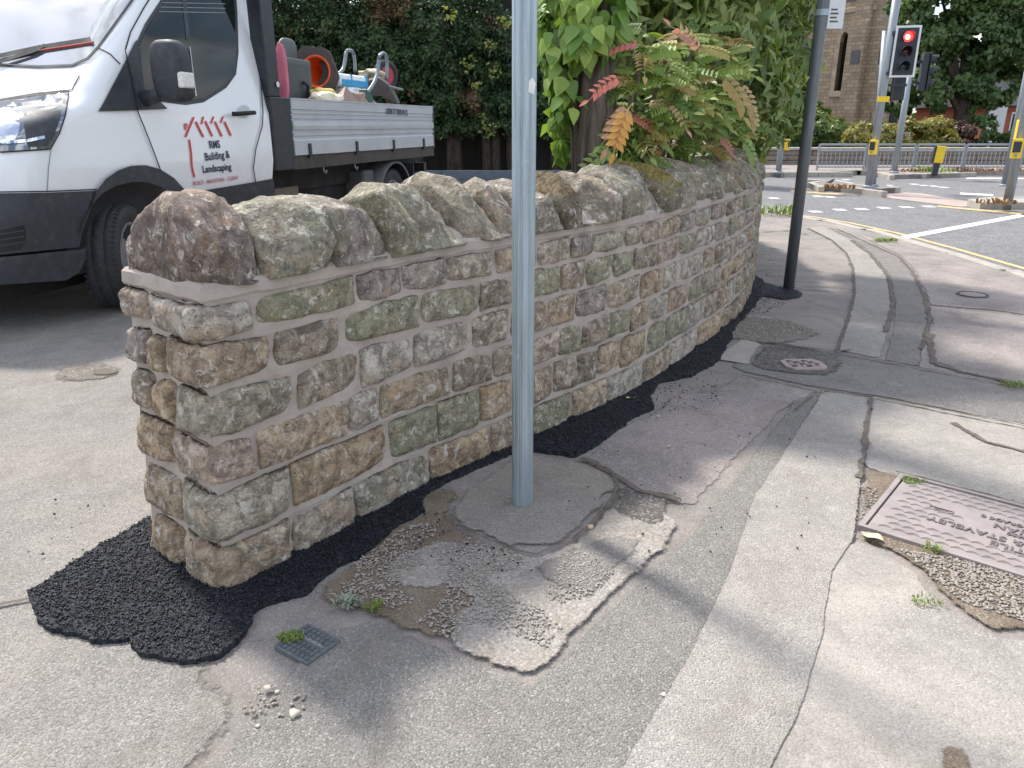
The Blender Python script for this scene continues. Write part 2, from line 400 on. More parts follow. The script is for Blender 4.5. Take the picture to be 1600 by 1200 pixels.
# kerb stones, one by one
def along(pts, step):
    out_ = []; acc = 0
    for a, b in zip(pts[:-1], pts[1:]):
        L_ = (b - a).length; t = step - acc if acc else 0
        while t < L_: out_.append((a.lerp(b, t / L_), (b - a).normalized())); t += step
        acc = L_ - (t - step); acc = acc if acc > 1e-6 else 0
    return out_
def kerb_run(pts, zt, side, wd=.125, name='kerb', lab=None, step=.915):
    root = empty(name, pts[0], lab, 'kerb'); root['kind'] = 'structure'
    me = None
    for p, t in along([Vector(q) for q in pts], step)[:60]:
        nn = Vector((-t.y, t.x, 0)) * side
        b = MB().box((.004, 0, -.24), (step - .004, wd, 0), bev=.012)
        if me is None:
            o = b.build('kerb_stone', M['kerb'], None, recenter=False); me = o.data
        else: o = link('kerb_stone', me, None)
        o.parent = root; o.matrix_parent_inverse = mw(root).inverted()
        o.location = p + Vector((0, 0, zt)) - Vector((0, 0, p.z)); o.rotation_euler = (0, 0, math.atan2(t.y, t.x))
        if side < 0: o.scale = (1, -1, 1)
    return root
kerb_run([p for p in kerb_w[:-1]], .004, -1, name='pavement_kerb', lab='pale kerb curving round the pavement corner')

# ------------------------------------------------------------------ pavement repairs, road paint
sheet('driveway', [(-900, 1500), (-900, 420), (-200, 330), (200, 300), (520, 300), (520, 560), (330, 860), (420, 935), (395, 1010), (330, 1050), (400, 1090), (330, 1200), (200, 1500)], .004, M['drive'], .05, .03, fe=0.12)
sheet('footway_reinstatement', [(1285, 611), (1240, 625), (1160, 730), (1060, 850), (940, 960), (832, 1068), (700, 1012), (588, 968), (500, 985), (420, 1090), (330, 1200), (200, 1500), (900, 1500), (1060, 1200), (1140, 1015), (1175, 900), (1220, 770), (1250, 700)], .008, M['strip_dark'], .04, .006)
sheet('pale_footway_strip', [(1286, 610), (1362, 617), (1352, 690), (1345, 760), (1335, 840), (1302, 890), (1285, 1000), (1255, 1100), (1210, 1200), (1130, 1400), (880, 1400), (970, 1200), (1080, 1015), (1135, 900), (1180, 770), (1228, 700)], .012, M['strip_light'], .04, .005, fe=.012)
sheet('pale_slab', [(1362, 620), (1480, 640), (1640, 668), (1700, 830), (1600, 800), (1500, 770), (1420, 748), (1385, 742), (1348, 728), (1350, 680)], .004, M['slab'], .03, .010, fe=0.025)
sheet('pale_corner_slab', [(1335, 842), (1380, 862), (1440, 900), (1480, 950), (1540, 985), (1640, 1010), (1900, 1100), (1900, 1450), (1000, 1450), (1120, 1200), (1190, 1100), (1220, 1000), (1250, 890)], .008, M['slab'], .03, .014)
sheet('cross_reinstatement', [(1170, 548), (1199, 534), (1300, 549), (1375, 562), (1600, 604), (1760, 634), (1760, 700), (1600, 664), (1371, 619), (1285, 607), (1161, 581), (1140, 572)], .004, M['band'], .04, .006)
sheet('damp_patch_round_cover', [(1190, 540), (1250, 540), (1310, 552), (1324, 568), (1318, 580), (1290, 587), (1240, 586), (1185, 578), (1165, 568)], .008, M['damp'], .02, .015, fe=0.09)
sheet('inner_curved_strip', [(1262, 356), (1300, 375), (1322, 395), (1332, 418), (1335, 457), (1326, 495), (1307, 547), (1377, 561), (1390, 517), (1394, 472), (1388, 431), (1360, 397), (1330, 375), (1285, 354)], .004, M['strip_light'], .04, .006)
sheet('outer_curved_strip', [(1290, 354), (1330, 373), (1362, 397), (1390, 431), (1397, 472), (1393, 517), (1380, 562), (1439, 574), (1445, 530), (1453, 500), (1446, 465), (1426, 424), (1405, 401), (1352, 377), (1307, 357)], .005, M['band'], .04, .006)
sheet('kerbside_pavement', [(1440, 535), (1455, 505), (1449, 465), (1430, 424), (1408, 400), (1352, 373), (1330, 364), (1400, 380), (1500, 412), (1600, 447), (1760, 510), (1760, 600), (1600, 600), (1500, 590), (1432, 574)], .0045, M['slab_pink'], .04, .006)
sheet('old_pavement_by_wall', [(1130, 600), (1160, 583), (1285, 609), (1230, 640), (1150, 720), (1090, 790), (1020, 790), (960, 765), (910, 715), (960, 670), (1030, 640), (1060, 610)], .003, M['slab_pink'], .03, .010, fe=0.05)
sheet('round_patch_at_post', [(800, 712), (837, 708), (903, 716), (952, 730), (970, 747), (947, 794), (894, 842), (837, 864), (785, 851), (724, 825), (700, 800), (720, 765), (760, 742)], .0068, M['postpatch'], .02, .03, fe=.06)
sheet('soil_by_wall', [(640, 785), (668, 765), (760, 742), (722, 768), (702, 800), (724, 825), (785, 851), (800, 862), (770, 900), (759, 939), (706, 1013), (660, 1005), (588, 967), (520, 955), (488, 938), (496, 915), (566, 865)], .0085, M['soil'], .02, .014, fe=0.07)
sheet('crumbled_concrete', [(600, 870), (690, 840), (785, 852), (837, 866), (894, 845), (947, 797), (985, 770), (1040, 792), (1066, 815), (1052, 842), (962, 932), (902, 992), (832, 1066), (765, 1040), (706, 1010), (690, 970), (740, 935), (690, 915), (640, 925), (600, 905)], .0105, M['scree'], .03, .012, fe=.05)
sheet('smooth_patch', [(830, 880), (900, 850), (960, 830), (1010, 830), (1000, 860), (960, 900), (925, 940), (880, 925), (840, 905)], .013, M['band'], .02, .012, fe=0.06)
sheet('dark_edge_patch', [(960, 755), (1010, 765), (1060, 775), (1050, 795), (1040, 830), (990, 815), (950, 800)], .0115, M['damp'], .02, .014, fe=0.06)
sheet('gravelly_patch', [(1150, 492), (1185, 487), (1230, 500), (1270, 512), (1290, 522), (1262, 533), (1210, 540), (1160, 532), (1128, 545), (1135, 515)], .006, M['scree'], .02, .02, fe=0.12)
sheet('small_square_patch', [(1128, 548), (1160, 527), (1192, 537), (1170, 570), (1120, 562)], .0075, M['slab'], .02, .006)
sheet('soil_round_cover', [(1345, 730), (1395, 738), (1470, 765), (1560, 790), (1760, 840), (1760, 1010), (1610, 990), (1545, 985), (1490, 945), (1440, 895), (1385, 858), (1338, 845), (1350, 800)], .0095, M['soil'], .02, .012, fe=0.05)
sheet('brown_puddle_stain', [(1478, 1105), (1512, 1108), (1520, 1135), (1512, 1165), (1530, 1200), (1545, 1250), (1460, 1250), (1470, 1200), (1462, 1165), (1490, 1150)], .0125, M['soil'], .02, .012, fe=0.03)
sheet('brown_stain_on_drive', [(80, 570), (160, 562), (205, 572), (190, 592), (110, 600), (70, 590)], .0085, asphalt('stained_asphalt', (.19, .165, .14), 120, .2, .2, (.27, .25, .22), .7, .4), .03, .03, fe=0.14)
sheet('oil_spot', [(140, 577), (165, 573), (195, 577), (170, 587), (142, 586)], .0125, M['crack'], .02, .012)
sheet('shallow_hollow', [(-40, 865), (20, 838), (45, 845), (30, 872), (5, 905), (-40, 920)], .0085, M['soil'], .03, .02, fe=0.1)
for i, (px, wd, z) in enumerate([
    ([(1286, 609), (1262, 622), (1240, 640)], .005, .017),
    ([(1362, 618), (1353, 660), (1350, 700), (1345, 735), (1340, 745)], .012, .017),
    ([(1161, 582), (1285, 609), (1371, 620), (1600, 665), (1740, 694)], .010, .0165),
    ([(1199, 533), (1300, 549), (1375, 562), (1600, 604), (1740, 630)], .009, .0165),
    ([(1262, 356), (1300, 375), (1322, 395), (1332, 418), (1335, 457), (1326, 495), (1307, 547)], .013, .0085),
    ([(1330, 375), (1360, 397), (1388, 431), (1396, 472), (1391, 500), (1382, 518)], .020, .0085),
    ([(1307, 357), (1352, 377), (1405, 401), (1426, 424), (1446, 465), (1453, 500), (1445, 530), (1439, 545)], .018, .0085),
    ([(1453, 476), (1500, 480), (1560, 485), (1600, 491), (1700, 500)], .016, .0085),
    ([(1200, 445), (1260, 452), (1330, 457)], .010, .0085), ([(1190, 430), (1260, 433), (1333, 438)], .008, .0085),
    ([(1190, 362), (1230, 360), (1262, 366)], .018, .0085), ([(1330, 545), (1308, 548), (1240, 540), (1195, 533)], .012, .0125),
    ([(945, 796), (966, 758), (952, 732), (905, 716)], .010, .0165), ([(947, 794), (894, 843), (837, 865), (786, 852), (724, 826), (703, 803)], .007, .0165),
    ([(-20, 948), (20, 940), (46, 935)], .008, .0125),
    ([(910, 715), (950, 735), (1000, 765), (1060, 780)], .018, .0145), ([(1400, 735), (1480, 757), (1560, 777), (1640, 800)], .010, .0145),
    ([(1490, 660), (1540, 690), (1600, 705)], .02, .0085), ([(1450, 520), (1460, 565), (1500, 580), (1600, 600)], .03, .0095)]):
    ribbon('pavement_crack', px, wd, z, M['crack'], .008, i * 3.1)
# yellow lines, stop line, studs
ly = [G(p[0], p[1], ZR) for p in [(1760, 470), (1600, 420), (1500, 391), (1400, 364), (1330, 349), (1270, 339), (1225, 334)]]
ribbon('yellow_edge_line', [(p.x, p.y) for p in ly], .07, ZR + .004, M['yellow_line'], .0, 1, world=True, step=.2)
sheet('stop_line', [(1396, 371), (1412, 374), (1640, 331), (1640, 326)], ZR + .004, M['white_line'], 0)
for k, (x, y) in enumerate([(1209, 310), (1278, 307), (1297, 308), (1312, 328), (1346, 327), (1381, 325), (1416, 324), (1451, 323), (1274, 331), (1301, 282), (1322, 281), (1428, 288), (1444, 290), (1459, 291), (1474, 293)]):
    p = G(x, y, ZR); s_ = .09
    sheet('road_stud_mark', [(p.x - s_, p.y - s_ * 1.3), (p.x + s_, p.y - s_ * 1.3), (p.x + s_, p.y + s_ * 1.3), (p.x - s_, p.y + s_ * 1.3)], ZR + .004, M['white_line'], 0, world=True)
sheet('lane_line', [(1500, 301), (1500, 303.5), (1552, 306), (1552, 303.5)], ZR + .004, M['white_line'], 0)
sheet('lane_line', [(1510, 277.6), (1510, 279.2), (1660, 280), (1660, 278.4)], ZR + .004, M['white_line'], 0)
sheet('far_yellow_line', [(1236, 297), (1320, 303), (1312, 304.5), (1234, 299)], ZR + .004, M['yellow_line'], 0)
sheet('far_yellow_line', [(1465, 321), (1600, 333), (1700, 341), (1700, 344), (1600, 336), (1465, 323)], ZR + .004, M['yellow_line'], 0)

def island(name, px, lab, top, zt=0.0, gap=True):
    P = [G(p[0], p[1], ZR) for p in px]; P = [Vector((p.x, p.y, 0)) for p in P]
    if sum(P[i].cross(P[(i + 1) % len(P)]).z for i in range(len(P))) < 0: P.reverse()
    c = sum(P, Vector()) / len(P)
    n = len(P); mb = MB()
    mb.add([Vector((p.x, p.y, zt)) for p in P] + [Vector((p.x, p.y, ZR - .1)) for p in P],
           [tuple(t) for t in tessellate_polygon([P])] + [(i, i + n, (i + 1) % n + n, (i + 1) % n) for i in range(n)])
    o = mb.build(name, top, recenter=False); tag(o, lab, kind='structure')
    if gap: kerb_run(P + [P[0]], zt + .006, 1, name=name + '_kerb', lab='kerb round the ' + name.replace('_', ' '), step=.6)
    return o
island('crossing_island', [(1262, 293), (1285, 289), (1318, 291), (1345, 297), (1395, 299), (1398, 302), (1350, 305), (1312, 300), (1272, 298)], 'traffic island with signal pole', M['band'])
sheet('tactile_paving', [(1352, 304.5), (1395, 299), (1440, 302), (1518, 315), (1520, 322), (1500, 323), (1440, 316)], ZR + .006, M['tactile'], 0)
island('right_island', [(1510, 322), (1560, 316), (1700, 319), (1760, 335), (1700, 332), (1600, 327), (1530, 327)], 'right hand traffic island', M['kerb'], gap=False)
island('far_island', [(1366, 275), (1395, 271), (1480, 272), (1502, 277), (1440, 279), (1385, 280)], 'far traffic island with pale kerb', M['slab'])
far_y = G(1240, 277, ZR).y
sheet('far_pavement', [(-2, far_y), (8.2, far_y), (9.4, far_y + .9), (40, far_y + .9), (40, 60), (-2, 60)], ZR + .12, M['slab_pink'], 0, world=True)
kerb_run([Vector((3.5, far_y, 0)), Vector((8.2, far_y, 0)), Vector((9.4, far_y + .9, 0)), Vector((24, far_y + .9, 0))], ZR + .13, 1, name='far_kerb', lab='kerb of the far pavement')

# ------------------------------------------------------------------ the stone wall
base_w = [(-.98, 2.205), (-.80, 2.43), (-.62, 2.685), (-.37, 3.02), (0, 3.43), (.31, 3.77), (.76, 4.30), (1.12, 4.86), (1.62, 5.68), (2.02, 6.50), (2.42, 7.6), (2.74, 8.8), (2.86, 9.9), (2.75, 11.2), (2.35, 12.6), (1.7, 13.8)]
K8 = .8
bp = [Vector((x * K8, y * K8, 0)) for x, y in base_w]
def catmull(P, n=24):
    Q = [P[0] * 2 - P[1]] + P + [P[-1] * 2 - P[-2]]; r = []
    for i in range(1, len(Q) - 2):
        for j in range(n):
            t = j / n; a, b, c, d = Q[i-1], Q[i], Q[i+1], Q[i+2]
            r.append(.5 * ((2*b) + (c-a)*t + (2*a-5*b+4*c-d)*t*t + (3*b-a-3*c+d)*t**3))
    r.append(P[-1]); return r
cv = catmull(bp)
for _ in range(30): cv = [cv[0]] + [(cv[i-1] + cv[i] * 2 + cv[i+1]) / 4 for i in range(1, len(cv) - 1)] + [cv[-1]]
cs = [0.0]
for a, b in zip(cv[:-1], cv[1:]): cs.append(cs[-1] + (b - a).length)
WL = cs[-1]; csn = np.array(cs); cvn = np.array([tuple(p) for p in cv])
def WP(s, d, z):                              # distance along the wall face, outward offset, height
    if s < .7: s += .062 * z * (1 - max(0, s) / .7)
    s2 = min(max(s, 0), WL - .02)
    x = float(np.interp(s2, csn, cvn[:, 0])); y = float(np.interp(s2, csn, cvn[:, 1]))
    sa = min(max(s2, .05), WL - .08)
    x1 = float(np.interp(sa + .05, csn, cvn[:, 0])); y1 = float(np.interp(sa + .05, csn, cvn[:, 1]))
    x0 = float(np.interp(sa - .05, csn, cvn[:, 0])); y0 = float(np.interp(sa - .05, csn, cvn[:, 1]))
    tx, ty = x1 - x0, y1 - y0; l = math.hypot(tx, ty); tx /= l; ty /= l
    e = s - s2
    return Vector((x + tx * e + ty * d, y + ty * e - tx * d, z))
def s_at(px, z, d=.0):
    best = None; s = -.1; last_x = proj(WP(s, d, z))[0]
    while s < 8.5:
        s += .04; x = proj(WP(s, d, z))[0]
        if last_x <= px <= x: return s - .04 + .04 * (px - last_x) / max(1e-6, x - last_x)
        if x < last_x - 1: break
        last_x = x
    return s
courses = [.0, .140, .298, .435, .569, .690, .792]            # bed heights, bottom to top
THK = .385
MG = .006                                     # half a mortar joint
PAL = {'n': (.45, .39, .33), 'b': (.46, .36, .26), 'g': (.32, .335, .235), 'p': (.34, .31, .31), 'w': (.55, .53, .48), 'o': (.50, .37, .23), 'd': (.30, .26, .215), 'k': (.45, .36, .31), 'e': (.40, .39, .33)}
PAL = {k: tuple(a * .62 + b * .38 for a, b in zip(v_, (.475, .375, .27))) for k, v_ in PAL.items()}
def rock(fn, a, c, name, parent, mat, colr, seed, res=(12, 8, 6), rad=.018, bulge=.02, rough=.010, faces=5, chis=.8):
    """rounded, rock faced block between the corners a and c in (along, out, up); fn maps to world"""
    sz = [c[i] - a[i] for i in range(3)]; ce = [(c[i] + a[i]) / 2 for i in range(3)]
    bm = bmesh.new(); v = {}; nx, ny, nz_ = res
    def vert(i, j, k):
        if (i, j, k) not in v: v[(i, j, k)] = bm.verts.new((i / nx * 2 - 1, j / ny * 2 - 1, k / nz_ * 2 - 1))
        return v[(i, j, k)]
    for i in range(nx):
        for k in range(nz_):
            bm.faces.new([vert(i, 0, k), vert(i + 1, 0, k), vert(i + 1, 0, k + 1), vert(i, 0, k + 1)][::-1])
            bm.faces.new([vert(i, ny, k), vert(i + 1, ny, k), vert(i + 1, ny, k + 1), vert(i, ny, k + 1)])
    for j in range(ny):
        for k in range(nz_):
            bm.faces.new([vert(0, j, k), vert(0, j + 1, k), vert(0, j + 1, k + 1), vert(0, j, k + 1)])
            bm.faces.new([vert(nx, j, k), vert(nx, j + 1, k), vert(nx, j + 1, k + 1), vert(nx, j, k + 1)][::-1])
    for i in range(nx):
        for j in range(ny):
            bm.faces.new([vert(i, j, 0), vert(i + 1, j, 0), vert(i + 1, j + 1, 0), vert(i, j + 1, 0)][::-1])
            bm.faces.new([vert(i, j, nz_), vert(i + 1, j, nz_), vert(i + 1, j + 1, nz_), vert(i, j + 1, nz_)])
    rr = random.Random(seed); sv = Vector((rr.uniform(-50, 50), rr.uniform(-50, 50), rr.uniform(-50, 50)))
    pl = []
    for _ in range(faces):
        n_ = Vector((rr.gauss(0, .55), 1.0 if rr.random() < .8 else .2, rr.gauss(0, .6))).normalized(); pl.append((n_, rr.uniform(.0, .5)))
    cen = Vector(ce); hs = Vector(sz) / 2; loc = fn(*ce)
    def disp(q, e):
        return (noise.noise(q * 7 + sv) * .8 + abs(noise.noise(q * 15 + sv)) * 1.0 - .25 + abs(noise.noise(q * 34 + sv)) * .55 - .1 + noise.noise(q * 70 + sv) * .18) * e
    for vt in bm.verts:
        u = vt.co.copy()
        p = Vector((u.x * hs.x, u.y * hs.y, u.z * hs.z))
        r_ = min(rad, hs.x * .7, hs.z * .7)
        q = Vector([max(-(hs[i] - r_), min(hs[i] - r_, p[i])) for i in range(3)])
        dv = p - q; nrm = dv.normalized() if dv.length > 1e-6 else Vector((0, 0, 0))
        p = q + nrm * min(dv.length, r_) if dv.length > 1e-6 else p
        # rock face: swell in the middle and cut with a few chisel planes
        ex = 1 - abs(u.x) ** 7; ez = 1 - abs(u.z) ** 6; ey = 1 - abs(u.y) ** 6
        if u.y > .3: p.y += bulge * ex * ez * (u.y)
        if a[0] < .001 and u.x < -.3: p.x -= bulge * ey * ez * (-u.x)
        for n_, k in pl:
            h = p.x / hs.x * n_.x * .6 + (u.y) * n_.y * .25 + p.z / hs.z * n_.z * .6 - (.30 + k * .5)
            if h > 0 and u.y > -.2: p.y -= h * bulge * chis * 2.2; p.z -= math.copysign(min(.01, h * .012), p.z)
        nr = nrm if nrm.length else Vector((u.x if abs(u.x) > .99 else 0, u.y if abs(u.y) > .99 else 0, u.z if abs(u.z) > .99 else 0)).normalized()
        wob = disp(p + cen, rough)
        p += nr * wob
        p.z += noise.noise(Vector((p.x * 9, 3, 0)) + sv) * .004 * abs(u.z)
        p.x += noise.noise(Vector((p.z * 12, 7, 0)) + sv) * .006 * abs(u.x)
        w_ = fn(*(p + cen)); vt.co = w_ - loc
    me = bpy.data.meshes.new(name); bm.to_mesh(me); bm.free()
    o = link(name, me, mat, parent, smooth=True); o.location = loc
    ga = .75 if colr == PAL['g'] else .3 if colr == PAL['e'] else rr.choice([0, 0, .1, .2])
    fk = rr.uniform(.88, 1.15); o.color = (*[max(0, x * fk) for x in colr], ga)
    return o
wall = empty('stone_wall', WP(0, 0, 0), 'curved sandstone garden wall with fresh mortar and rounded coping stones', 'wall')
# joints measured per course from the top course down: right hand pixel edges of the stones and a colour letter
C1 = [(395,'w'),(407,554,'g'),(563,628,'p'),(633,697,'p'),(702,770,'n'),(779,815,'b'),(822,838,'n'),(843,891,'n'),(896,926,'p'),(930,978,'e'),(981,1004,'n'),(1007,1036,'k'),(1038,1064,'b'),(1066,1088,'p'),(1089,1112,'e'),(1114,1136,'p'),(1138,1147,'d'),(1149,1160,'k')]
C2 = [(422,'b'),(434,533,'d'),(543,655,'g'),(662,749,'g'),(754,800,'d'),(808,876,'g'),(880,914,'d'),(920,958,'g'),(962,990,'g'),(994,1028,'d'),(1030,1062,'k'),(1064,1087,'g'),(1090,1118,'w'),(1120,1140,'p'),(1142,1152,'g')]
C3 = [(460,'e'),(470,561,'d'),(567,645,'w'),(651,730,'w'),(743,795,'n'),(803,857,'k'),(860,900,'b'),(904,947,'p'),(951,1001,'n'),(1005,1036,'o'),(1040,1064,'w'),(1069,1099,'w'),(1102,1117,'b'),(1119,1131,'d'),(1133,1155,'k')]
C4 = [(397,'k'),(409,542,'b'),(551,592,'w'),(598,704,'b'),(712,769,'d'),(775,825,'d'),(830,874,'k'),(877,911,'g'),(913,954,'k'),(956,987,'g'),(989,1015,'b'),(1019,1044,'w'),(1046,1076,'b'),(1080,1098,'g'),(1100,1115,'e'),(1117,1125,'p'),(1127,1144,'o')]
C5 = [(452,'e'),(461,605,'o'),(614,683,'g'),(689,749,'g'),(754,800,'o'),(806,828,'b'),(833,865,'b'),(868,902,'k'),(905,934,'d'),(936,970,'b'),(973,1010,'o'),(1014,1041,'g'),(1043,1071,'g'),(1073,1102,'w'),(1104,1122,'k'),(1124,1136,'b'),(1138,1150,'w')]
C6 = [(452,'b'),(462,553,'n'),(560,672,'e'),(675,766,'o'),(769,830,'b'),(836,893,'g'),(898,948,'b'),(951,1006,'w'),(1008,1047,'b'),(1049,1090,'w'),(1092,1128,'o'),(1130,1142,'o')]
rc = random.Random(5)
for ci, row in enumerate([C6, C5, C4, C3, C2, C1]):
    z0, z1 = courses[ci], courses[ci + 1]; zc = (z0 + z1) / 2
    zlo = z0 + MG + (.0 if ci else -.03); zhi = z1 - MG
    send = 0
    for k, e in enumerate(row):
        s1 = s_at(e[-2], zc, .015) + .005
        cl = PAL[e[-1]]
        sd_ = ci * 100 + k
        if k == 0:                            # quoin, turns the corner
            dep = [.165, .155, .17, .14, .17, .245][ci]
            rock(WP, (-.012, -dep, zlo), (s1, .012, zhi), 'stone', wall, M['stone'], cl, sd_, (22, 16, 14), .009, .018, .012)
        else:
            s0 = s_at(e[0], zc, .015) - .005
            near = s1 < 1.9
            rock(WP, (s0, -.10, zlo), (s1, .010, zhi), 'stone', wall, M['stone'], cl, sd_, (26, 3, 18) if near else (12, 2, 9), .005, rc.uniform(.006, .017), .010)
        send = s1
    while send < WL - .3:
        s0 = send + .018; s1 = s0 + rc.uniform(.15, .30); send = s1
        if s0 > 8.4: s1 = s0 + .4; send = s1
        rock(WP, (s0, -.10, zlo), (s1, .010, zhi), 'stone', wall, M['stone'], PAL[rc.choice('nbgpwodke')], ci * 100 + int(s0 * 50), (6, 2, 5), .014, rc.uniform(.014, .026), .010)
    # rear face of the wall, larger stones
# left end face: stones behind the quoins (offset range, height range, colour)
ends = [(.315, .455, .700, .785, 'k'), (.225, .30, .575, .675, 'o'), (.325, .465, .575, .680, 'p'), (.19, .31, .445, .560, 'o'), (.33, .46, .448, .560, 'd'),
        (.225, .455, .305, .430, 'o'), (.205, .455, .150, .285, 'b'), (.218, .44, -.02, .128, 'o')]
def EP(d, e, z): return WP(-e, -d * .835, z)         # end face: along the thickness, outward from the end, up
for k, (d0, d1, z0, z1, c_) in enumerate(ends):
    rock(EP, (d0, -.10, z0), (d1, .012, z1), 'stone', wall, M['stone'], PAL[c_], 900 + k, (14, 3, 12), .009, .020, .011)
# mortar body
def mortar_body():
    v = []; f = []; ss = [0, .004] + [i * .035 for i in range(1, int(4.2 / .035))] + [4.2 + i * .12 for i in range(int((WL - .1 - 4.2) / .12))]
    prof = [(-THK, -.05)] ; prof = []
    zs = [-.05 + i * .0235 for i in range(37)]
    for z in zs: prof.append((0.0, z))
    top = zs[-1]
    prof += [(-.12, top), (-.30, top), (-THK, top)] + [(-THK, z) for z in zs[::-4]] + [(-THK, -.05)]
    n = len(prof)
    for s in ss:
        for d, z in prof:
            q = WP(s, d, z); a = 0
            if d == 0.0:
                bed = min(abs(z - c) for c in courses)
                a = .002 + noise.noise(q * 11) * .005 + noise.noise(q * 45) * .0022 + (.005 if bed < .016 else 0)
            elif d <= -THK: a = noise.noise(q * 8) * .006
            v.append(WP(s + (noise.noise(q * 13) * .004 if s < .001 else 0), d + a, z))
    for i in range(len(ss) - 1):
        for k in range(n - 1): f.append((i*n+k, (i+1)*n+k, (i+1)*n+k+1, i*n+k+1))
    f.append(tuple(range(n)))
    o = pydata('mortar', v, f, M['mortar'], wall, smooth=False); return o
mortar_body()
# projecting mortar bed below the coping, mitred round the corner
def plinth():
    v = []; f = []; path = []
    for i in range(14): path.append(('e', THK + .01 - (THK + .01) * i / 13))
    for i in range(1, 150): path.append(('s', i * .03 if i < 100 else 3 + (i - 100) * .14))
    pr = [(-.004, .786), (.006, .789), (.011, .796), (.010, .826), (-.002, .834), (-.06, .838)]
    for kind, t in path:
        for e, z in pr:
            if kind == 'e':
                p = WP(-e, -t + (e if t < .001 else 0), z)
            else: p = WP(t, e, z)
            wb = noise.noise(p * 15); w2 = noise.noise(p * 50)
            p.z += wb * .006 + w2 * .002
            nn = WP(t, e + 1, z) - WP(t, e, z) if kind == 's' else WP(-e - 1, 0, z) - WP(-e, 0, z)
            v.append(p + nn * (wb * .003 + w2 * .0015))
    n = len(pr)
    for i in range(len(path) - 1):
        for k in range(n - 1): f.append((i*n+k, (i+1)*n+k, (i+1)*n+k+1, i*n+k+1))
    pydata('mortar_ledge', v, f, M['mortar'], wall)
plinth()
# coping: boulders set across the wall, domed in section
CZ = .828
caps = [(195, 392, 'cap0'), (406, 519, 'e'), (521, 605, 'p'), (613, 661, 'g'), (668, 726, 'e'), (735, 787, 'n'), (795, 818, 'k'), (822, 879, 'p'), (882, 926, 'm'), (929, 969, 'k'), (971, 1010, 'e'), (1012, 1038, 'e'), (1039, 1063, 'y'), (1065, 1086, 'e'), (1087, 1104, 'e'), (1105, 1123, 'p'), (1124, 1138, 'e'), (1139, 1148, 'k'), (1149, 1163, 'g'), (1164, 1172, 'e'), (1173, 1179, 'p')]
cap_h = {0: .215, 1: .205, 2: .21, 3: .20, 4: .20, 5: .22, 6: .20, 7: .20, 8: .205, 9: .20, 10: .22, 11: .19, 12: .22, 13: .185, 14: .245, 15: .18, 16: .23}
def coping(s0, s1, h, name_col, seed, mat, first_=False, res=(14, 30)):
    rr = random.Random(seed); sv = Vector((rr.uniform(-50, 50), rr.uniform(-50, 50), rr.uniform(-50, 50)))
    na, nb = res; bm = bmesh.new(); rows = []
    dc = -THK / 2; hw = THK / 2 + (.055 if first_ else .034); lean = rr.uniform(-.02, .02); hump = rr.uniform(-.06, .06)
    loc = WP((s0 + s1) / 2, dc, CZ)
    pl = [(Vector((rr.gauss(0, .22), rr.gauss(0, .8), rr.gauss(.5, .5))).normalized(), rr.uniform(.74, .95)) for _ in range(9)]
    for i in range(na + 1):
        u = i / na * 2 - 1; row = []
        sc = (1 - abs(u) ** (8 if not first_ else 3.5)) ** .5 if abs(u) < 1 else 0
        shr = .80 + .20 * sc if not (first_ and u < 0) else .72 + .28 * sc
        for j in range(nb):
            ph = 2 * math.pi * j / nb
            cc, sn = math.cos(ph), math.sin(ph)
            ex = .62 if sn > 0 else .30
            a = math.copysign(abs(cc) ** ex, cc); b = math.copysign(abs(sn) ** (.85 if sn > 0 else .5), sn)
            x = u; y = a * shr; z = b * shr
            q = Vector((x, y, z))
            for n_, k in pl:
                hgt = q.dot(n_) - k
                if hgt > 0: q -= n_ * hgt * .72
            s = (s0 + s1) / 2 + q.x * (s1 - s0) / 2
            z_ = CZ + (q.z * h if q.z > 0 else q.z * .012) ; d = dc + q.y * hw + (hump * (q.z > 0) * q.z)
            s += lean * max(0, q.z)
            p = Vector((s, d, z_)); an = Vector((q.x * .6, q.y, q.z)).normalized()
            e = (noise.noise(p * 6 + sv) * .9 + abs(noise.noise(p * 13 + sv)) * .8 - .15 + abs(noise.noise(p * 30 + sv)) * .6 + noise.noise(p * 60 + sv) * .15) * .021 * min(1, .35 + max(0, q.z) * 2)
            if q.z < 0: e = min(e, .004)
            p += an * e
            p.z = max(p.z, CZ - .012 + noise.noise(p * 20 + sv) * .006)
            row.append(bm.verts.new(WP(*p) - loc))
        rows.append(row)
    for i in range(na):
        for j in range(nb): bm.faces.new([rows[i][j], rows[i+1][j], rows[i+1][(j+1) % nb], rows[i][(j+1) % nb]])
    bm.faces.new(rows[0]); bm.faces.new(rows[-1][::-1])
    bmesh.ops.triangulate(bm, faces=[f for f in bm.faces if len(f.verts) > 4])
    bmesh.ops.recalc_face_normals(bm, faces=bm.faces[:])
    me = bpy.data.meshes.new('coping_stone'); bm.to_mesh(me); bm.free()
    o = link('coping_stone', me, mat, wall, smooth=True); o.location = loc
    o.color = (*name_col, .5); return o
prev = 0
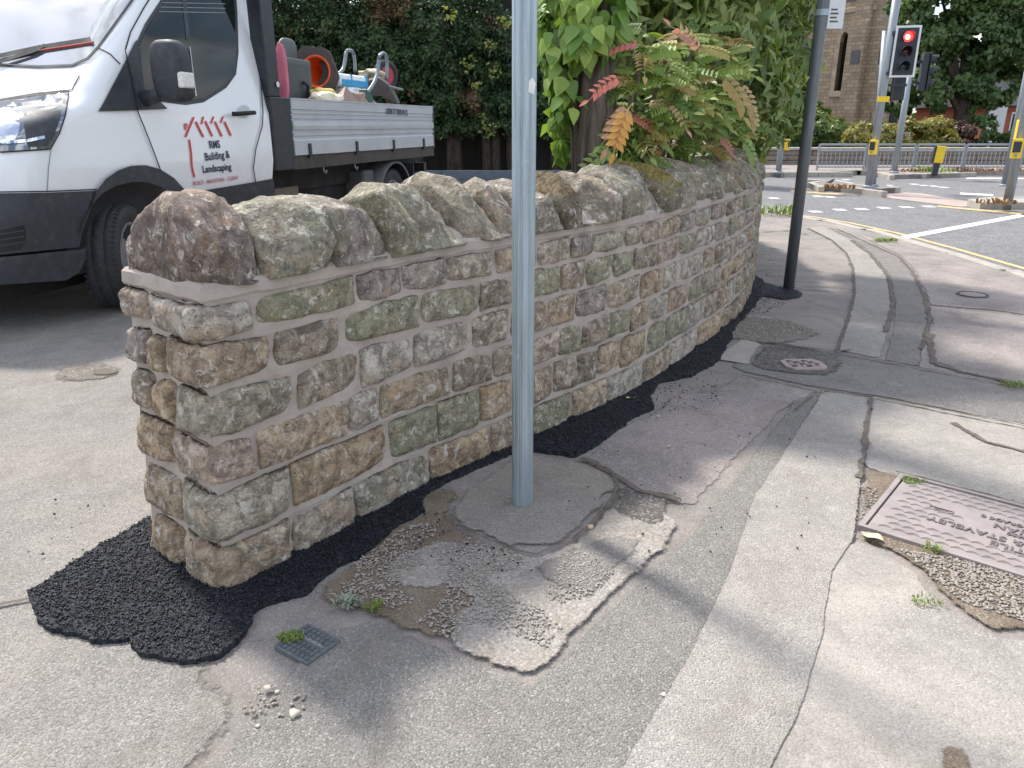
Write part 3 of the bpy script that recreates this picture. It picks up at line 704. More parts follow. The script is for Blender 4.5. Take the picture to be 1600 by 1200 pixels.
for k, (a, b, c_) in enumerate(caps):
    s0 = -.035 if k == 0 else s_at(a, CZ + .03, .02); s1 = s_at(b, CZ + .03, .02)
    if s1 - s0 < .06: s1 = s0 + .12
    s0 -= .016; s1 += .020 if k else .055
    if k == 0: s0 = -.06
    if s0 < prev - .004 or k > 12: s0 = prev - .004
    if s1 < s0 + .10: s1 = s0 + .13
    prev = s1
    mt = M['stone_moss'] if c_ == 'm' else M['stone_moss2'] if c_ == 'y' else M['stone']
    cc = {'cap0': (.32, .25, .225), 'm': (.24, .19, .14), 'y': (.24, .21, .15)}.get(c_) or PAL[c_]
    cc = tuple(x * .86 for x in cc)
    co = coping(s0, s1, cap_h.get(k, .20), cc, 40 + k, mt, k == 0, (40, 54) if k == 0 else (22, 44) if k < 12 else (12, 34))
    if c_ == 'cap0': co.color[3] = .12
    if c_ == 'cap0': co['label'] = 'large purple grey end coping boulder'
    if c_ == 'm': co['label'] = 'coping stone with a brown mossy crown'
    if c_ == 'y': co['label'] = 'coping stone topped with yellow moss'
k = 0
while prev < WL - .3:
    s0 = prev + .01; s1 = s0 + rc.uniform(.13, .22); prev = s1; k += 1
    coping(s0, s1, rc.uniform(.18, .22), tuple(x * .9 for x in PAL[rc.choice('epkgde')]), 300 + k, M['stone'], False, (8, 22))
# mortar between the coping stones
v = []; f = []; ss = [.02 + i * .03 for i in range(int((WL - .2) / .03))]; nn_ = 26
for s in ss:
    for j in range(nn_ + 1):
        ph = math.pi * j / nn_; cc = math.cos(ph); q = (math.copysign(abs(cc) ** .6, cc), abs(math.sin(ph)) ** .85)
        p = WP(s, -THK / 2 + q[0] * (THK / 2 - .012), CZ - .012 + q[1] * .065); p += Vector((0, 0, noise.noise(p * 9) * .012)); v.append(p)
for i in range(len(ss) - 1):
    for j in range(nn_): f.append((i*(nn_+1)+j, (i+1)*(nn_+1)+j, (i+1)*(nn_+1)+j+1, i*(nn_+1)+j+1))
pydata('coping_mortar', v, f, M['mortar'], wall, smooth=True)

# ------------------------------------------------------------------ fresh tarmac along the wall foot
tar_px = [(236, 816), (200, 838), (160, 856), (104, 896), (44, 932), (50, 950), (56, 964), (80, 985), (100, 994), (160, 1010), (200, 1008), (216, 1026), (245, 1036), (280, 1042), (316, 1042), (352, 1028), (384, 996), (390, 975), (394, 962), (412, 950), (432, 944), (480, 932), (500, 912), (566, 869), (627, 825), (662, 803), (671, 772), (705, 752), (750, 733), (796, 711), (837, 707), (893, 717), (925, 702), (966, 673), (989, 655), (1020, 640), (1017, 618), (1031, 600), (1080, 590), (1127, 562), (1137, 540), (1150, 512), (1172, 488), (1185, 470), (1192, 440)]
tar_w = [G(*p) for p in tar_px]
inner = [WP(s_, -.06, 0) for s_ in [5.6 - .1 * i for i in range(57)]]
tar_poly = ragged(tar_w, .012, .018, 4, False) + inner + [WP(.03, -.1, 0), WP(.03, -.35, 0), WP(.0, -THK - .02, 0)]
TZ = .018
tp = [Vector((p.x, p.y, TZ)) for p in tar_poly]; nn_ = len(tp)
tb = MB(); tb.add(tp + [Vector((p.x, p.y, -.01)) for p in tp], [tuple(t) for t in tessellate_polygon([tp])] + [(i, (i + 1) % nn_, (i + 1) % nn_ + nn_, i + nn_) for i in range(nn_)])
tag(tb.build('tarmac_patch', M['tarmac'], recenter=False), kind='structure')
def scatter_mesh(name, P, size, mat, squash=.7, tones=None, jitter=.35, sub=1):
    """many small angular pebbles joined in one mesh"""
    n = len(P)
    if sub == 0:
        base = np.array([(1,0,0),(-1,0,0),(0,1,0),(0,-1,0),(0,0,1),(0,0,-1)], float)
        fc = np.array([(0,2,4),(2,1,4),(1,3,4),(3,0,4),(2,0,5),(1,2,5),(3,1,5),(0,3,5)])
    else:
        t = (1 + 5 ** .5) / 2
        base = np.array([(-1,t,0),(1,t,0),(-1,-t,0),(1,-t,0),(0,-1,t),(0,1,t),(0,-1,-t),(0,1,-t),(t,0,-1),(t,0,1),(-t,0,-1),(-t,0,1)], float); base /= np.linalg.norm(base[0])
        fc = np.array([(0,11,5),(0,5,1),(0,1,7),(0,7,10),(0,10,11),(1,5,9),(5,11,4),(11,10,2),(10,7,6),(7,1,8),(3,9,4),(3,4,2),(3,2,6),(3,6,8),(3,8,9),(4,9,5),(2,4,11),(6,2,10),(8,6,7),(9,8,1)])
    k = len(base); a = rng.uniform(0, 6.28, n); tl = rng.normal(0, .5, (n, 2))
    V = base[None] * (1 + rng.uniform(-jitter, jitter, (n, k, 1))) * (size * rng.uniform(.6, 1.3, n))[:, None, None] * np.array([1, 1, squash])[None, None]
    V[:, :, 0] *= rng.uniform(.7, 1.3, n)[:, None]
    z = V[:, :, 2] + V[:, :, 0] * tl[:, :1] * .5; V[:, :, 2] = z
    x = V[:, :, 0] * np.cos(a)[:, None] - V[:, :, 1] * np.sin(a)[:, None]; y = V[:, :, 0] * np.sin(a)[:, None] + V[:, :, 1] * np.cos(a)[:, None]
    V[:, :, 0] = x; V[:, :, 1] = y; V += P[:, None, :]
    F = (fc[None] + (np.arange(n) * k)[:, None, None]).reshape(-1, 3)
    return np_mesh(name, V.reshape(-1, 3), F, mat, tones=None if tones is None else np.repeat(tones, k))
def np_mesh(name, V, F, mat, tones=None, smooth=False, parent=None):
    me = bpy.data.meshes.new(name); nv, nf = len(V), len(F); w_ = F.shape[1]
    me.vertices.add(nv); me.vertices.foreach_set('co', V.astype(np.float32).ravel())
    me.loops.add(nf * w_); me.loops.foreach_set('vertex_index', F.astype(np.int32).ravel())
    me.polygons.add(nf); me.polygons.foreach_set('loop_start', np.arange(0, nf * w_, w_, dtype=np.int32))
    me.update(calc_edges=True)
    if tones is not None:
        at = me.attributes.new('tone', 'FLOAT', 'POINT'); at.data.foreach_set('value', tones.astype(np.float32))
    return link(name, me, mat, parent, smooth=smooth)
def sample_poly(P, n, zf=0.0, power=None):
    X = [p.x for p in P]; Y = [p.y for p in P]
    x = rng.uniform(min(X), max(X), n); y = rng.uniform(min(Y), max(Y), n)
    if power:                                  # denser towards the camera
        keep = rng.uniform(0, 1, n) < np.clip((power / np.maximum(y, .1)) ** 1.6, 0, 1); x, y = x[keep], y[keep]
    m = in_poly(x, y, P); return np.stack([x[m], y[m], np.full(m.sum(), zf)], 1)
def tone_mat(name, a, b_, rough=.6, spec=.5):
    m, n, b = nmat(name, rough, 0, spec); at = n.nodes.new('ShaderNodeAttribute'); at.attribute_name = 'tone'
    n.links.new(mixc(n, at.outputs['Fac'], a, b_), b.inputs['Base Color']); return m
M['chip'] = tone_mat('black_chipping', (.006, .007, .010), (.034, .044, .066), .5, .35)
Pt = sample_poly(tar_poly, 420000, TZ, 2.0)
Pt[:, 2] += rng.uniform(-.001, .005, len(Pt))
tag(scatter_mesh('tarmac_chippings', Pt, .0035, M['chip'], .75, rng.uniform(0, 1, len(Pt)) ** 3, sub=0), 'coarse black chippings of the fresh tarmac at the wall foot', 'chippings', kind='stuff')
# loose stones in the crumbled patch, dark crumbs, pebbles
M['gravel'] = tone_mat('pale_gravel', (.25, .215, .18), (.40, .375, .34), .85, .3)
gp = [G(*p) for p in [(566, 875), (640, 825), (690, 820), (740, 850), (850, 875), (900, 860), (960, 900), (900, 960), (835, 1040), (770, 1030), (690, 1000), (600, 950), (540, 930), (520, 905)]]
Pg = sample_poly(gp, 7500, .014); k_ = np.array([noise.noise(Vector((p[0] * 7, p[1] * 7, 2))) for p in Pg]) > -.12; Pg = Pg[k_]
gr = scatter_mesh('gravel', Pg, .0034, M['gravel'], .35, rng.uniform(.1, 1, len(Pg)))
tag(gr, 'loose pale gravel lying in the brown soil by the post', 'gravel', kind='stuff')
Pg2 = np.concatenate([sample_poly([G(*p) for p in q], n_, .012) for q, n_ in (([(1155, 495), (1230, 503), (1285, 522), (1210, 540), (1140, 530)], 5000), ([(1400, 860), (1600, 900), (1640, 990), (1500, 945)], 2600), ([(1385, 740), (1500, 765), (1600, 790), (1600, 800), (1480, 775)], 500), ([(1338, 760), (1372, 770), (1355, 840), (1335, 840)], 300), ([(400, 1070), (480, 1090), (470, 1140), (380, 1120)], 60))])
tag(scatter_mesh('grit', Pg2, .0042, M['gravel'], .6, rng.uniform(0, .8, len(Pg2))), 'fine grit beside the large metal cover', 'grit', kind='stuff')
cr = [G(rng.uniform(60, 1200), rng.uniform(560, 1160)) for _ in range(0)]
crumbs = np.concatenate([sample_poly([G(*p) for p in q], n_, .016) for q, n_ in (([(1020, 600), (1120, 585), (1130, 640), (1040, 650), (1000, 670)], 260), ([(660, 790), (720, 830), (820, 870), (780, 920), (640, 870)], 80), ([(10, 760), (240, 800), (150, 860), (60, 920)], 30), ([(820, 700), (1300, 620), (1250, 900), (800, 980)], 110), ([(1150, 480), (1240, 440), (1250, 470), (1180, 500)], 900), ([(1190, 400), (1205, 400), (1200, 470), (1180, 480)], 300))])
tag(scatter_mesh('tarmac_crumbs', crumbs, .0036, M['chip'], .7, rng.uniform(0, .5, len(crumbs))), 'scattered black tarmac crumbs on the footway', 'crumbs', kind='stuff')
sheet('tarmac_at_far_post', [(1192, 440), (1215, 447), (1240, 452), (1254, 457), (1250, 464), (1225, 467), (1195, 462), (1172, 480)], .010, M['tarmac'], .02, .015, fe=0.08)
M['pebble'] = plain('pale_pebble', (.50, .44, .37), .8, var=.2, scale=40, bmp=.3)
M['pebble2'] = plain('buff_pebble', (.45, .34, .24), .8, var=.2, scale=40, bmp=.3)
def pebble(px, py, size, m, lab):
    bm = bmesh.new(); bmesh.ops.create_icosphere(bm, subdivisions=2, radius=1)
    sd_ = Vector((px, py, 1)) * .37
    for v_ in bm.verts:
        v_.co *= 1 + noise.noise(v_.co * 1.3 + sd_) * .5; v_.co.z *= .6; v_.co *= size
    me = bpy.data.meshes.new('pebble'); bm.to_mesh(me); bm.free()
    o = link('pebble', me, m, smooth=True); o.location = G(px, py) + Vector((0, 0, size * .45 + .008)); o.rotation_euler.z = px
    tag(o, lab, 'pebble', 'pebbles on the footway')
for a in [(462, 1122, .012, M['pebble'], 'largest white pebble below the small square cover'), (419, 1081, .0085, M['pebble'], 'pale pebble, left one of a pair beside the largest pebble'), (434, 1087, .006, M['pebble'], 'small pale pebble, right one of a pair above the largest pebble'),
          (922, 829, .011, M['pebble2'], 'round buff pebble on the crack edge right of the near post'), (941, 845, .004, M['pebble'], 'tiny stone just below the round buff pebble'), (1037, 1091, .006, M['pebble'], 'flat pebble on the grey and pale strip boundary'),
          (1045, 701, .007, M['pebble'], 'white stone on the old pavement near the strip'), (1028, 654, .007, M['pebble'], 'white stone at the edge of the black tarmac'), (404, 1140, .005, M['pebble'], 'tiny white stone left of the largest pebble'), (1138, 500, .012, M['pebble'], 'white stone at the wall foot by the gravelly patch')]:
    pebble(*a)

# ------------------------------------------------------------------ leaves and weeds
M['weed'] = leaf_mat('weed_green', (.10, .20, .04), (.28, .33, .08), .5, .3)
M['greyweed'] = leaf_mat('grey_weed', (.22, .27, .20), (.36, .40, .32), .6, .2)
def blades(name, c, r, n, h, m, lab, cat, w_=.004, tone=(0, 1)):
    V = []; F = []; T = []
    for i in range(n):
        a = rng.uniform(0, 6.28); rr_ = r * rng.uniform(0, 1) ** .6; p = Vector((rr_ * math.cos(a) * 1.4, rr_ * math.sin(a), 0)); a2 = rng.uniform(0, 6.28)
        d = Vector((math.cos(a2), math.sin(a2), 0)); hh = h * rng.uniform(.5, 1.2); s_ = Vector((-d.y, d.x, 0)) * w_
        k = len(V); V += [p - s_, p + s_, p + d * hh * .35 + Vector((0, 0, hh * .7)) + s_ * .8, p + d * hh * .35 + Vector((0, 0, hh * .7)) - s_ * .8, p + d * hh * .9 + Vector((0, 0, hh * .75))]
        F += [(k, k+1, k+2), (k, k+2, k+3), (k+3, k+2, k+4)]; T += [rng.uniform(*tone)] * 5
    o = np_mesh(name, np.array([tuple(q) for q in V]), np.array(F), m, np.array(T)); o.location = c
    tag(o, lab, cat, kind='stuff'); return o
for px, py, r, n, h, m, lab, cat, ww in [(455, 997, .022, 260, .012, 'weed', 'bright moss tuft on the corner of the small square cover', 'moss', .002), (541, 946, .022, 60, .03, 'greyweed', 'small grey green weed in the brown soil', 'weed', .004),
        (582, 950, .018, 40, .018, 'weed', 'tiny yellow green weed beside the grey weed', 'weed', .003), (1425, 752, .03, 160, .012, 'weed', 'grass tuft along the top edge of the large metal cover', 'grass tuft', .002),
        (1455, 860, .02, 40, .022, 'weed', 'grass sprig below the large metal cover', 'grass tuft', .002), (1450, 940, .03, 60, .012, 'weed', 'faint green moss in the soil below the large cover', 'moss', .002),
        (1218, 334, .22, 60, .16, 'weed', 'weed growing at the kerb beyond the wall end', 'weed', .012), (1384, 376, .10, 90, .04, 'weed', 'grass tuft in the kerb gutter by the stop line', 'grass tuft', .008), (1590, 602, .06, 120, .02, 'weed', 'grass tuft in the pavement joint at the right edge', 'grass tuft', .003),
        (1455, 268, .4, 60, .16, 'weed', 'weed clump at the foot of the yellow bollard', 'weed', .03)]:
    blades('weed' if cat == 'weed' else cat.replace(' ', '_'), G(px, py, .014 if py > 350 else ZR + .13), r, n, h, M[m], lab, cat, ww)
M['redweed'] = leaf_mat('dead_weed', (.22, .10, .05), (.34, .20, .10), .7, .1)
for i, (px, py) in enumerate([(1312, 294), (1555, 318), (1420, 268), (1500, 266), (1540, 267), (1585, 267)]):
    blades('weed', G(px, py, ZR + .13), .35 if py < 290 else .22, 60, .10, M['redweed'], ['dry brown weeds on the nose of the crossing island', 'dry reddish weeds on the right island kerb', 'dry weeds left of the yellow bollard', 'dry weeds at the railing foot, left of three clumps right of the bollard', 'dry weeds at the railing foot, middle of three clumps right of the bollard', 'dry weeds at the railing foot, rightmost clump'][i], 'weed', .02)
def curled_leaf(px, py, L_, c, lab, rz):
    v = []; f = []
    for i in range(9):
        t = i / 8; wd = math.sin(math.pi * min(1, t * 1.02)) ** .8 * .28 * L_
        for j in (-1, 0, 1): v.append(Vector(((t - .5) * L_, j * wd, .012 + abs(j) * .25 * wd + math.sin(t * 7) * .004)))
        if i:
            for j in (0, 1): f.append(((i-1)*3+j, i*3+j, i*3+j+1, (i-1)*3+j+1))
    o = pydata('fallen_leaf', v, f, c, recenter=False, smooth=True); o.location = G(px, py) + Vector((0, 0, .006)); o.rotation_euler = (0, 0, rz)
    tag(o, lab, 'leaf')
M['fresh_leaf'] = plain('yellow_green_leaf', (.42, .52, .14), .5); M['dry_leaf'] = plain('dry_leaf', (.55, .48, .34), .7, var=.3, scale=60)
curled_leaf(985, 628, .05, M['fresh_leaf'], 'yellow green leaf lying on the black tarmac', .3)
curled_leaf(1361, 846, .07, M['dry_leaf'], 'curled dry leaf at the corner of the large metal cover', 2.3)

# ------------------------------------------------------------------ covers in the footway
M['iron'] = plain('purplish_cast_iron', (.30, .26, .25), .6, .1, .15, 12, .3, 90, dirt=((.33, .28, .24), .5))
M['iron_dark'] = plain('letter_iron', (.17, .145, .145), .6, .2, .15, 12, .2)
M['cover_dark'] = plain('dark_plastic_cover', (.085, .10, .11), .5, 0, .2, 30, .3, 60, dirt=((.25, .24, .22), .5))
def frame4(A, B, C_, D):
    """matrix: local x from A to B, y from A to D, origin the centre of the rectangle"""
    x = (B - A); y = (D - A); c = (A + B + C_ + D) / 4; x.z = y.z = 0; xl = x.length; yl = y.length; x.normalize()
    y = Vector((-x.y, x.x, 0)) * (1 if y.dot(Vector((-x.y, x.x, 0))) > 0 else -1)
    return x, y, c, xl, yl
A = G(1350, 828); D = G(1385, 744); Bd = (G(1600, 906) - A).normalized()
Ln, Wn = .66, (D - A).length
nx_ = Vector((-Bd.y, Bd.x, 0))
cen = A + Bd * Ln / 2 + nx_ * Wn / 2
mc = empty('manhole_cover', cen + Vector((0, 0, .012)), 'large rectangular cast iron cover with wavy ribs and raised lettering', 'manhole cover', rz=math.atan2(Bd.y, Bd.x))
fm = MB()
for a, b in (((-Ln/2-.016, -Wn/2-.016, -.03), (Ln/2+.016, -Wn/2, .008)), ((-Ln/2-.016, Wn/2, -.03), (Ln/2+.016, Wn/2+.016, .008)), ((-Ln/2-.016, -Wn/2, -.03), (-Ln/2, Wn/2, .008)), ((Ln/2, -Wn/2, -.03), (Ln/2+.016, Wn/2, .008))): fm.box(a, b)
def adopt(o, root):                           # parent an object modelled in its thing's own space
    o.parent = root; return o
adopt(fm.build('frame', M['iron'], recenter=False), mc)
pm = MB().box((-Ln/2+.005, -Wn/2+.005, -.03), (Ln/2-.005, Wn/2-.005, .004), bev=.003); adopt(pm.build('plate', M['iron'], recenter=False), mc)
for i in range(15):
    for j in range(12):
        x = -Ln/2 + .05 + i * .04 + (j % 2) * .02; y = -Wn/2 + .028 + j * (Wn - .05) / 11.5
        if -.20 < x < .32 and abs(y + .0) < .112 and not (abs(y) < .03 and x < -.12): continue
        if x > Ln/2 - .05: continue
        rib = MB(); pts = [(x + t * .036 - .018, y + math.sin(t * 3.14) * .008 + t * .006, .005) for t in (0, .25, .5, .75, 1)]
        rib.tube(pts, [.0012, .004, .0048, .004, .0012], 5); adopt(rib.build('rib', M['iron'], recenter=False), mc)
for body, x, y, sz in (('BS EN 124 ▽ 497 GRADE B', .10, .085, .026), ('TROJAN', .065, .045, .044), ('600X450', .07, .008, .026), ('STANTON & STAVELEY', .06, -.035, .044), ('DUCTILE', .085, -.082, .044)):
    me = text_mesh(body.replace('▽', 'V'), sz, .002, .0006, spacing=1.12)
    o = link('lettering', me, M['iron_dark'], mc, world=False); o.location = (x, y, .0062); o.rotation_euler = (0, 0, math.pi)
    if True: o.rotation_euler = (0, 0, math.pi)
lg = MB()
for a, b in (((-.035, -.010, .004), (.035, -.007, .007)), ((-.035, .007, .004), (.035, .010, .007)), ((-.035, -.007, .004), (-.032, .007, .007)), ((.032, -.007, .004), (.035, .007, .007)), ((-.02, -.002, .004), (.02, .002, .006))): lg.box(a, b)
o = adopt(lg.build('badge', M['iron_dark'], recenter=False), mc); o.location = (-.17, .035, 0)
# small square utility cover
A, B, C_, D = G(428, 1018), G(480, 1047), G(533, 1001), G(483, 983)
x, y, c, xl, yl = frame4(A, B, C_, D)
sc_ = empty('small_square_cover', c + Vector((0, 0, .010)), 'small dark square utility cover with a tile grid and worn raised letters', 'utility cover', rz=math.atan2(x.y, x.x))
adopt(MB().box((-xl/2, -yl/2, -.02), (xl/2, yl/2, .005), bev=.003).build('plate', M['cover_dark'], recenter=False), sc_)
for i in range(7):
    for j in range(6):
        if j == 3: continue
        x0 = -xl/2 + .006 + i * (xl - .012) / 7; y0 = -yl/2 + .006 + j * (yl - .012) / 6
        adopt(MB().box((x0, y0, .005), (x0 + (xl - .012) / 7 - .004, y0 + (yl - .012) / 6 - .004, .0075)).build('raised_square', M['cover_dark'], recenter=False), sc_)
M['worn_letter'] = plain('worn_letters', (.26, .28, .28), .6)
wl = MB()
for i in range(16):
    x0 = -xl/2 + .012 + i * (xl - .024) / 16; wl.box((x0, -yl/2 + yl * .52, .005), (x0 + .0022, -yl/2 + yl * (.62 if i % 3 else .58), .0075)); 
    if i % 2: wl.box((x0 + .0024, -yl/2 + yl * .56, .005), (x0 + .006, -yl/2 + yl * .58, .0072))
o = adopt(wl.build('worn_marks', M['worn_letter'], recenter=False), sc_); o['kind'] = 'stuff'
# small cover with clipped corners in the dark patch
A = G(1255, 573); r_ = .085
cc_ = empty('clipped_corner_cover', A + Vector((0, 0, .013)), 'small pinkish cover with clipped corners in the dark damp patch', 'utility cover')
pr = [(-1, -.45), (-.7, -1), (.75, -1), (1, -.6), (1, .5), (.7, 1), (-.65, 1), (-1, .6)]
M['cover_pink'] = plain('pinkish_cover', (.36, .29, .27), .7, 0, .2, 40, .3)
cvp = [Vector((a * r_ * 1.25, b * r_ * 1.0, 0)) for a, b in pr]
mb = MB(); mb.add([p + Vector((0, 0, .004)) for p in cvp] + [p - Vector((0, 0, .02)) for p in cvp], [tuple(range(8)), ] + [(i, i + 8, (i + 1) % 8 + 8, (i + 1) % 8) for i in range(8)])
adopt(mb.build('plate', M['cover_pink'], recenter=False), cc_)
for i in range(6):
    for j in range(4):
        adopt(MB().box((-.075 + i * .026, -.055 + j * .028, .004), (-.055 + i * .026, -.035 + j * .028, .009)).build('raised_stud', M['crack' if (i + j) % 3 == 0 else 'cover_pink'], recenter=False), cc_)
A = G(1519, 462)
rcv = empty('round_cover', A + Vector((0, 0, .008)), 'small round cover let into the pale kerbside pavement', 'utility cover')
adopt(MB().lathe([(.001, .004), (.085, .004), (.09, -.01)], n=28).build('plate', M['slab_pink'], recenter=False), rcv)
adopt(MB().lathe([(.094, -.005), (.094, .006), (.106, .006), (.106, -.005)], n=28).build('rim', M['crack'], recenter=False), rcv)

# ------------------------------------------------------------------ posts on the footway
def galv(name, c, rough=.45):
    m, n, b = nmat(name, rough, .55); tc_ = n.nodes.new('ShaderNodeNewGeometry').outputs['Position']
    mp_ = n.nodes.new('ShaderNodeMapping'); mp_.inputs['Scale'].default_value = (1, 1, .06); n.links.new(tc_, mp_.inputs[0])
    a = noise_n(n, mp_.outputs[0], 90, 4, .6); d = noise_n(n, tc_, 35, 5, .7)
    k = ramp(n, a, [(.3, tuple(x * .82 for x in c)), (.7, tuple(x * 1.15 for x in c))])
    k = mixc(n, ramp(n, d, [(.6, 0), (.7, .35)]), k, tuple(min(1, x * 1.6) for x in c))
    n.links.new(k, b.inputs['Base Color']); bump(n, b, a, .15, .001); return m
M['galv'] = galv('galvanised_steel', (.36, .43, .47)); M['galv_dark'] = galv('weathered_dark_post', (.155, .17, .18), .5)
M['sticker'] = plain('white_sticker', (.75, .75, .73), .5, var=.05)
b0 = G(816, 787); pr_ = .0345
np_ = empty('sign_post', b0, 'near galvanised steel post standing in front of the wall with a white sticker', 'post')
mb = MB(); prof = []
for k in range(72):
    a = 2 * math.pi * k / 72; a_deg = math.degrees(a) % 360
    rr_ = pr_
    for g_ in (252, 262, 300, 310, 222): 
        if abs(a_deg - g_) < 3: rr_ = pr_ - .0022
    prof.append(Vector((rr_ * math.cos(a), rr_ * math.sin(a), 0)))
n_ = 72; zz = [-.05, .4, .8, 1.2, 1.6, 2.0, 2.6, 3.2]
mb.add([p + Vector((0, 0, z)) for z in zz for p in prof], [(i*n_+k, i*n_+(k+1) % n_, (i+1)*n_+(k+1) % n_, (i+1)*n_+k) for i in range(len(zz)-1) for k in range(n_)] + [tuple(range((len(zz)-1)*n_, len(zz)*n_))])
o = adopt(mb.build('tube', M['galv'], recenter=False, smooth=False), np_)
st = MB(); zc = PY(832, 135, b0.y).z; v = []; ang = R(-62)
for (u, z) in [(-.6, .5), (.1, 1), (1, .3), (.5, -1.0), (-.7, -.7)]:
    a = R(-55) + u * R(26); v.append(Vector(((pr_ + .0012) * math.cos(a), (pr_ + .0012) * math.sin(a), zc + z * .022)))
cmid = Vector(((pr_ + .0025) * math.cos(R(-50)), (pr_ + .0025) * math.sin(R(-50)), zc)); v.append(cmid)
st.add(v, [(0, 1, 5), (1, 2, 5), (2, 3, 5), (3, 4, 5), (4, 0, 5)])
adopt(st.build('sticker', M['sticker'], recenter=False), np_)
M['concrete'] = plain('concrete_foot', (.34, .31, .28), .9, bmp=.4)
b1 = G(1232, 451)
fp = empty('dark_post', b1, 'dark round post beside the wall end carrying a white plate near its top', 'post')
adopt(MB().tube([(0, 0, -.05), (0, 0, 1.2), (0, 0, 2.1), (0, 0, 4.2)], [.041, .041, .0415, .0415], 28).build('tube', M['galv_dark'], recenter=False, smooth=True), fp)
zt_ = PY(1285, 20, b1.y).z
M['white_plate'] = plain('white_plate', (.72, .73, .74), .45, var=.05, scale=20)
adopt(MB().lathe([(.0425, -.02), (.046, -.02), (.046, .02), (.0425, .02)], Matrix.Translation((0, 0, zt_ - .0)), 24).build('clamp', M['galv'], recenter=False), fp)
pb = MB().box((.045, -.006, zt_ - .10), (.155, .0, zt_ + .35)); adopt(pb.build('plate', M['white_plate'], recenter=False), fp)
mb = MB()
for i in range(4): mb.box((.06, -.0085, zt_ - .06 + i * .025), (.115 - .01 * (i % 2), -.0065, zt_ - .05 + i * .025))
adopt(mb.build('small_print', M['crack'], recenter=False), fp)

# ------------------------------------------------------------------ flatbed van
vd = ray(1150, YH); vd = Vector((vd.x, vd.y, 0)).normalized(); vn = Vector((vd.y, -vd.x, 0))      # front to rear, outward (towards the wall)
V0 = G(207, 487)
VM = Matrix(((vd.x, -vn.x, 0, V0.x), (vd.y, -vn.y, 0, V0.y), (0, 0, 1, 0), (0, 0, 0, 1)))          # local x rearwards, y into the van, z up
VI = VM.inverted(); VW = 1.98
van = empty('flatbed_van', V0, 'white flatbed tipper van with a red roof logo on its door, parked beyond the wall', 'van', rz=math.atan2(vd.y, vd.x))
co_ = VI @ Vector((0, 0, CH)); VR = VI.to_3x3()
def VP(px, py, y=0.0):                        # on a plane parallel to the side, y inside it
    r = VR @ ray(px, py); t = (y - co_.y) / r.y; return co_ + r * t
def VX(px, py, x):
    r = VR @ ray(px, py); t = (x - co_.x) / r.x; return co_ + r * t
NOSE = [(0, -.72), (.28, -.80), (.45, -.84), (.75, -.84), (1.0, -.80), (1.12, -.74), (1.22, -.60), (1.30, -.38), (1.36, -.16), (1.42, .0), (1.60, .20), (1.8, .42), (2.0, .64), (2.2, .88), (2.4, 1.1)]
def lerp(T, z):
    if z <= T[0][0]: return T[0][1]
    for (a, b), (c, d) in zip(T[:-1], T[1:]):
        if z <= c: return b + (d - b) * (z - a) / (c - a)
    return T[-1][1]
SIDE = [(0, .06), (.3, .05), (.62, .02), (.72, .0), (.95, .0), (1.1, .012), (1.3, .03), (1.36, .05), (1.8, .12), (2.4, .24)]
RAD = [(0, .34), (.9, .34), (1.2, .36), (1.36, .30), (1.42, .16), (2.4, .14)]
def inside(p, off):
    f = lerp(NOSE, p.z) - off; y0 = lerp(SIDE, p.z) - off; r = lerp(RAD, p.z)
    if p.x < f or p.y < y0: return False
    a = f + r - p.x; b = y0 + r - p.y
    return not (a > 0 and b > 0 and a * a + b * b > r * r)
def VS(px, py, off=0.0):                      # point of the cab skin seen at a pixel
    r = VR @ ray(px, py); r = r / r.length; t0 = 2.0; t = t0
    while t < 12:
        if inside(co_ + r * t, off): break
        t += .05
    a, b = t - .05, t
    for _ in range(12):
        m = (a + b) / 2
        if inside(co_ + r * m, off): b = m
        else: a = m
    return co_ + r * b
def skin(name, outline, m, off=0.0, grid=12, parent=None, thick=.0, smooth=True):
    o2 = []
    n = len(outline)
    for i in range(n):
        a = Vector(outline[i]); b = Vector(outline[(i + 1) % n]); k = max(1, int((b - a).length / (grid * .8)))
        o2 += [a.lerp(b, j / k) for j in range(k)]
    xs = [p.x for p in o2]; ys = [p.y for p in o2]; pts = list(o2)
    X = np.arange(min(xs) + grid * .5, max(xs), grid); Y = np.arange(min(ys) + grid * .5, max(ys), grid)
    gx, gy = np.meshgrid(X, Y); gx = gx.ravel(); gy = gy.ravel(); mk = in_poly(gx, gy, o2)
    oa = np.array([(p.x, p.y) for p in o2])
    for a, b in zip(gx[mk], gy[mk]):
        if np.min(np.hypot(oa[:, 0] - a, oa[:, 1] - b)) > grid * .4: pts.append(Vector((a, b)))
    edges = [(i, (i + 1) % len(o2)) for i in range(len(o2))]
    r = delaunay_2d_cdt([p.to_2d() for p in pts], edges, [], 1, 1e-4)
    v = [VS(p.x, p.y, off) for p in r[0]]; f = [tuple(q) for q in r[2]]
    me = bpy.data.meshes.new(name); me.from_pydata([tuple(p) for p in v], [], f); me.update()
    bm = bmesh.new(); bm.from_mesh(me); bmesh.ops.recalc_face_normals(bm, faces=bm.faces[:])
    if sum((q.normal.y + q.normal.x * .5) * q.calc_area() for q in bm.faces) > 0: bmesh.ops.reverse_faces(bm, faces=bm.faces[:])
    bm.to_mesh(me); bm.free()
    o = link(name, me, m, smooth=smooth); o.parent = parent or van
    if thick:
        s_ = o.modifiers.new('depth', 'SOLIDIFY'); s_.thickness = thick; s_.offset = -1
    return o
def vbox(name, a, b, m, bev=.0, parent=None): return adopt(MB().box(a, b, bev=bev).build(name, m, recenter=False), parent or van)
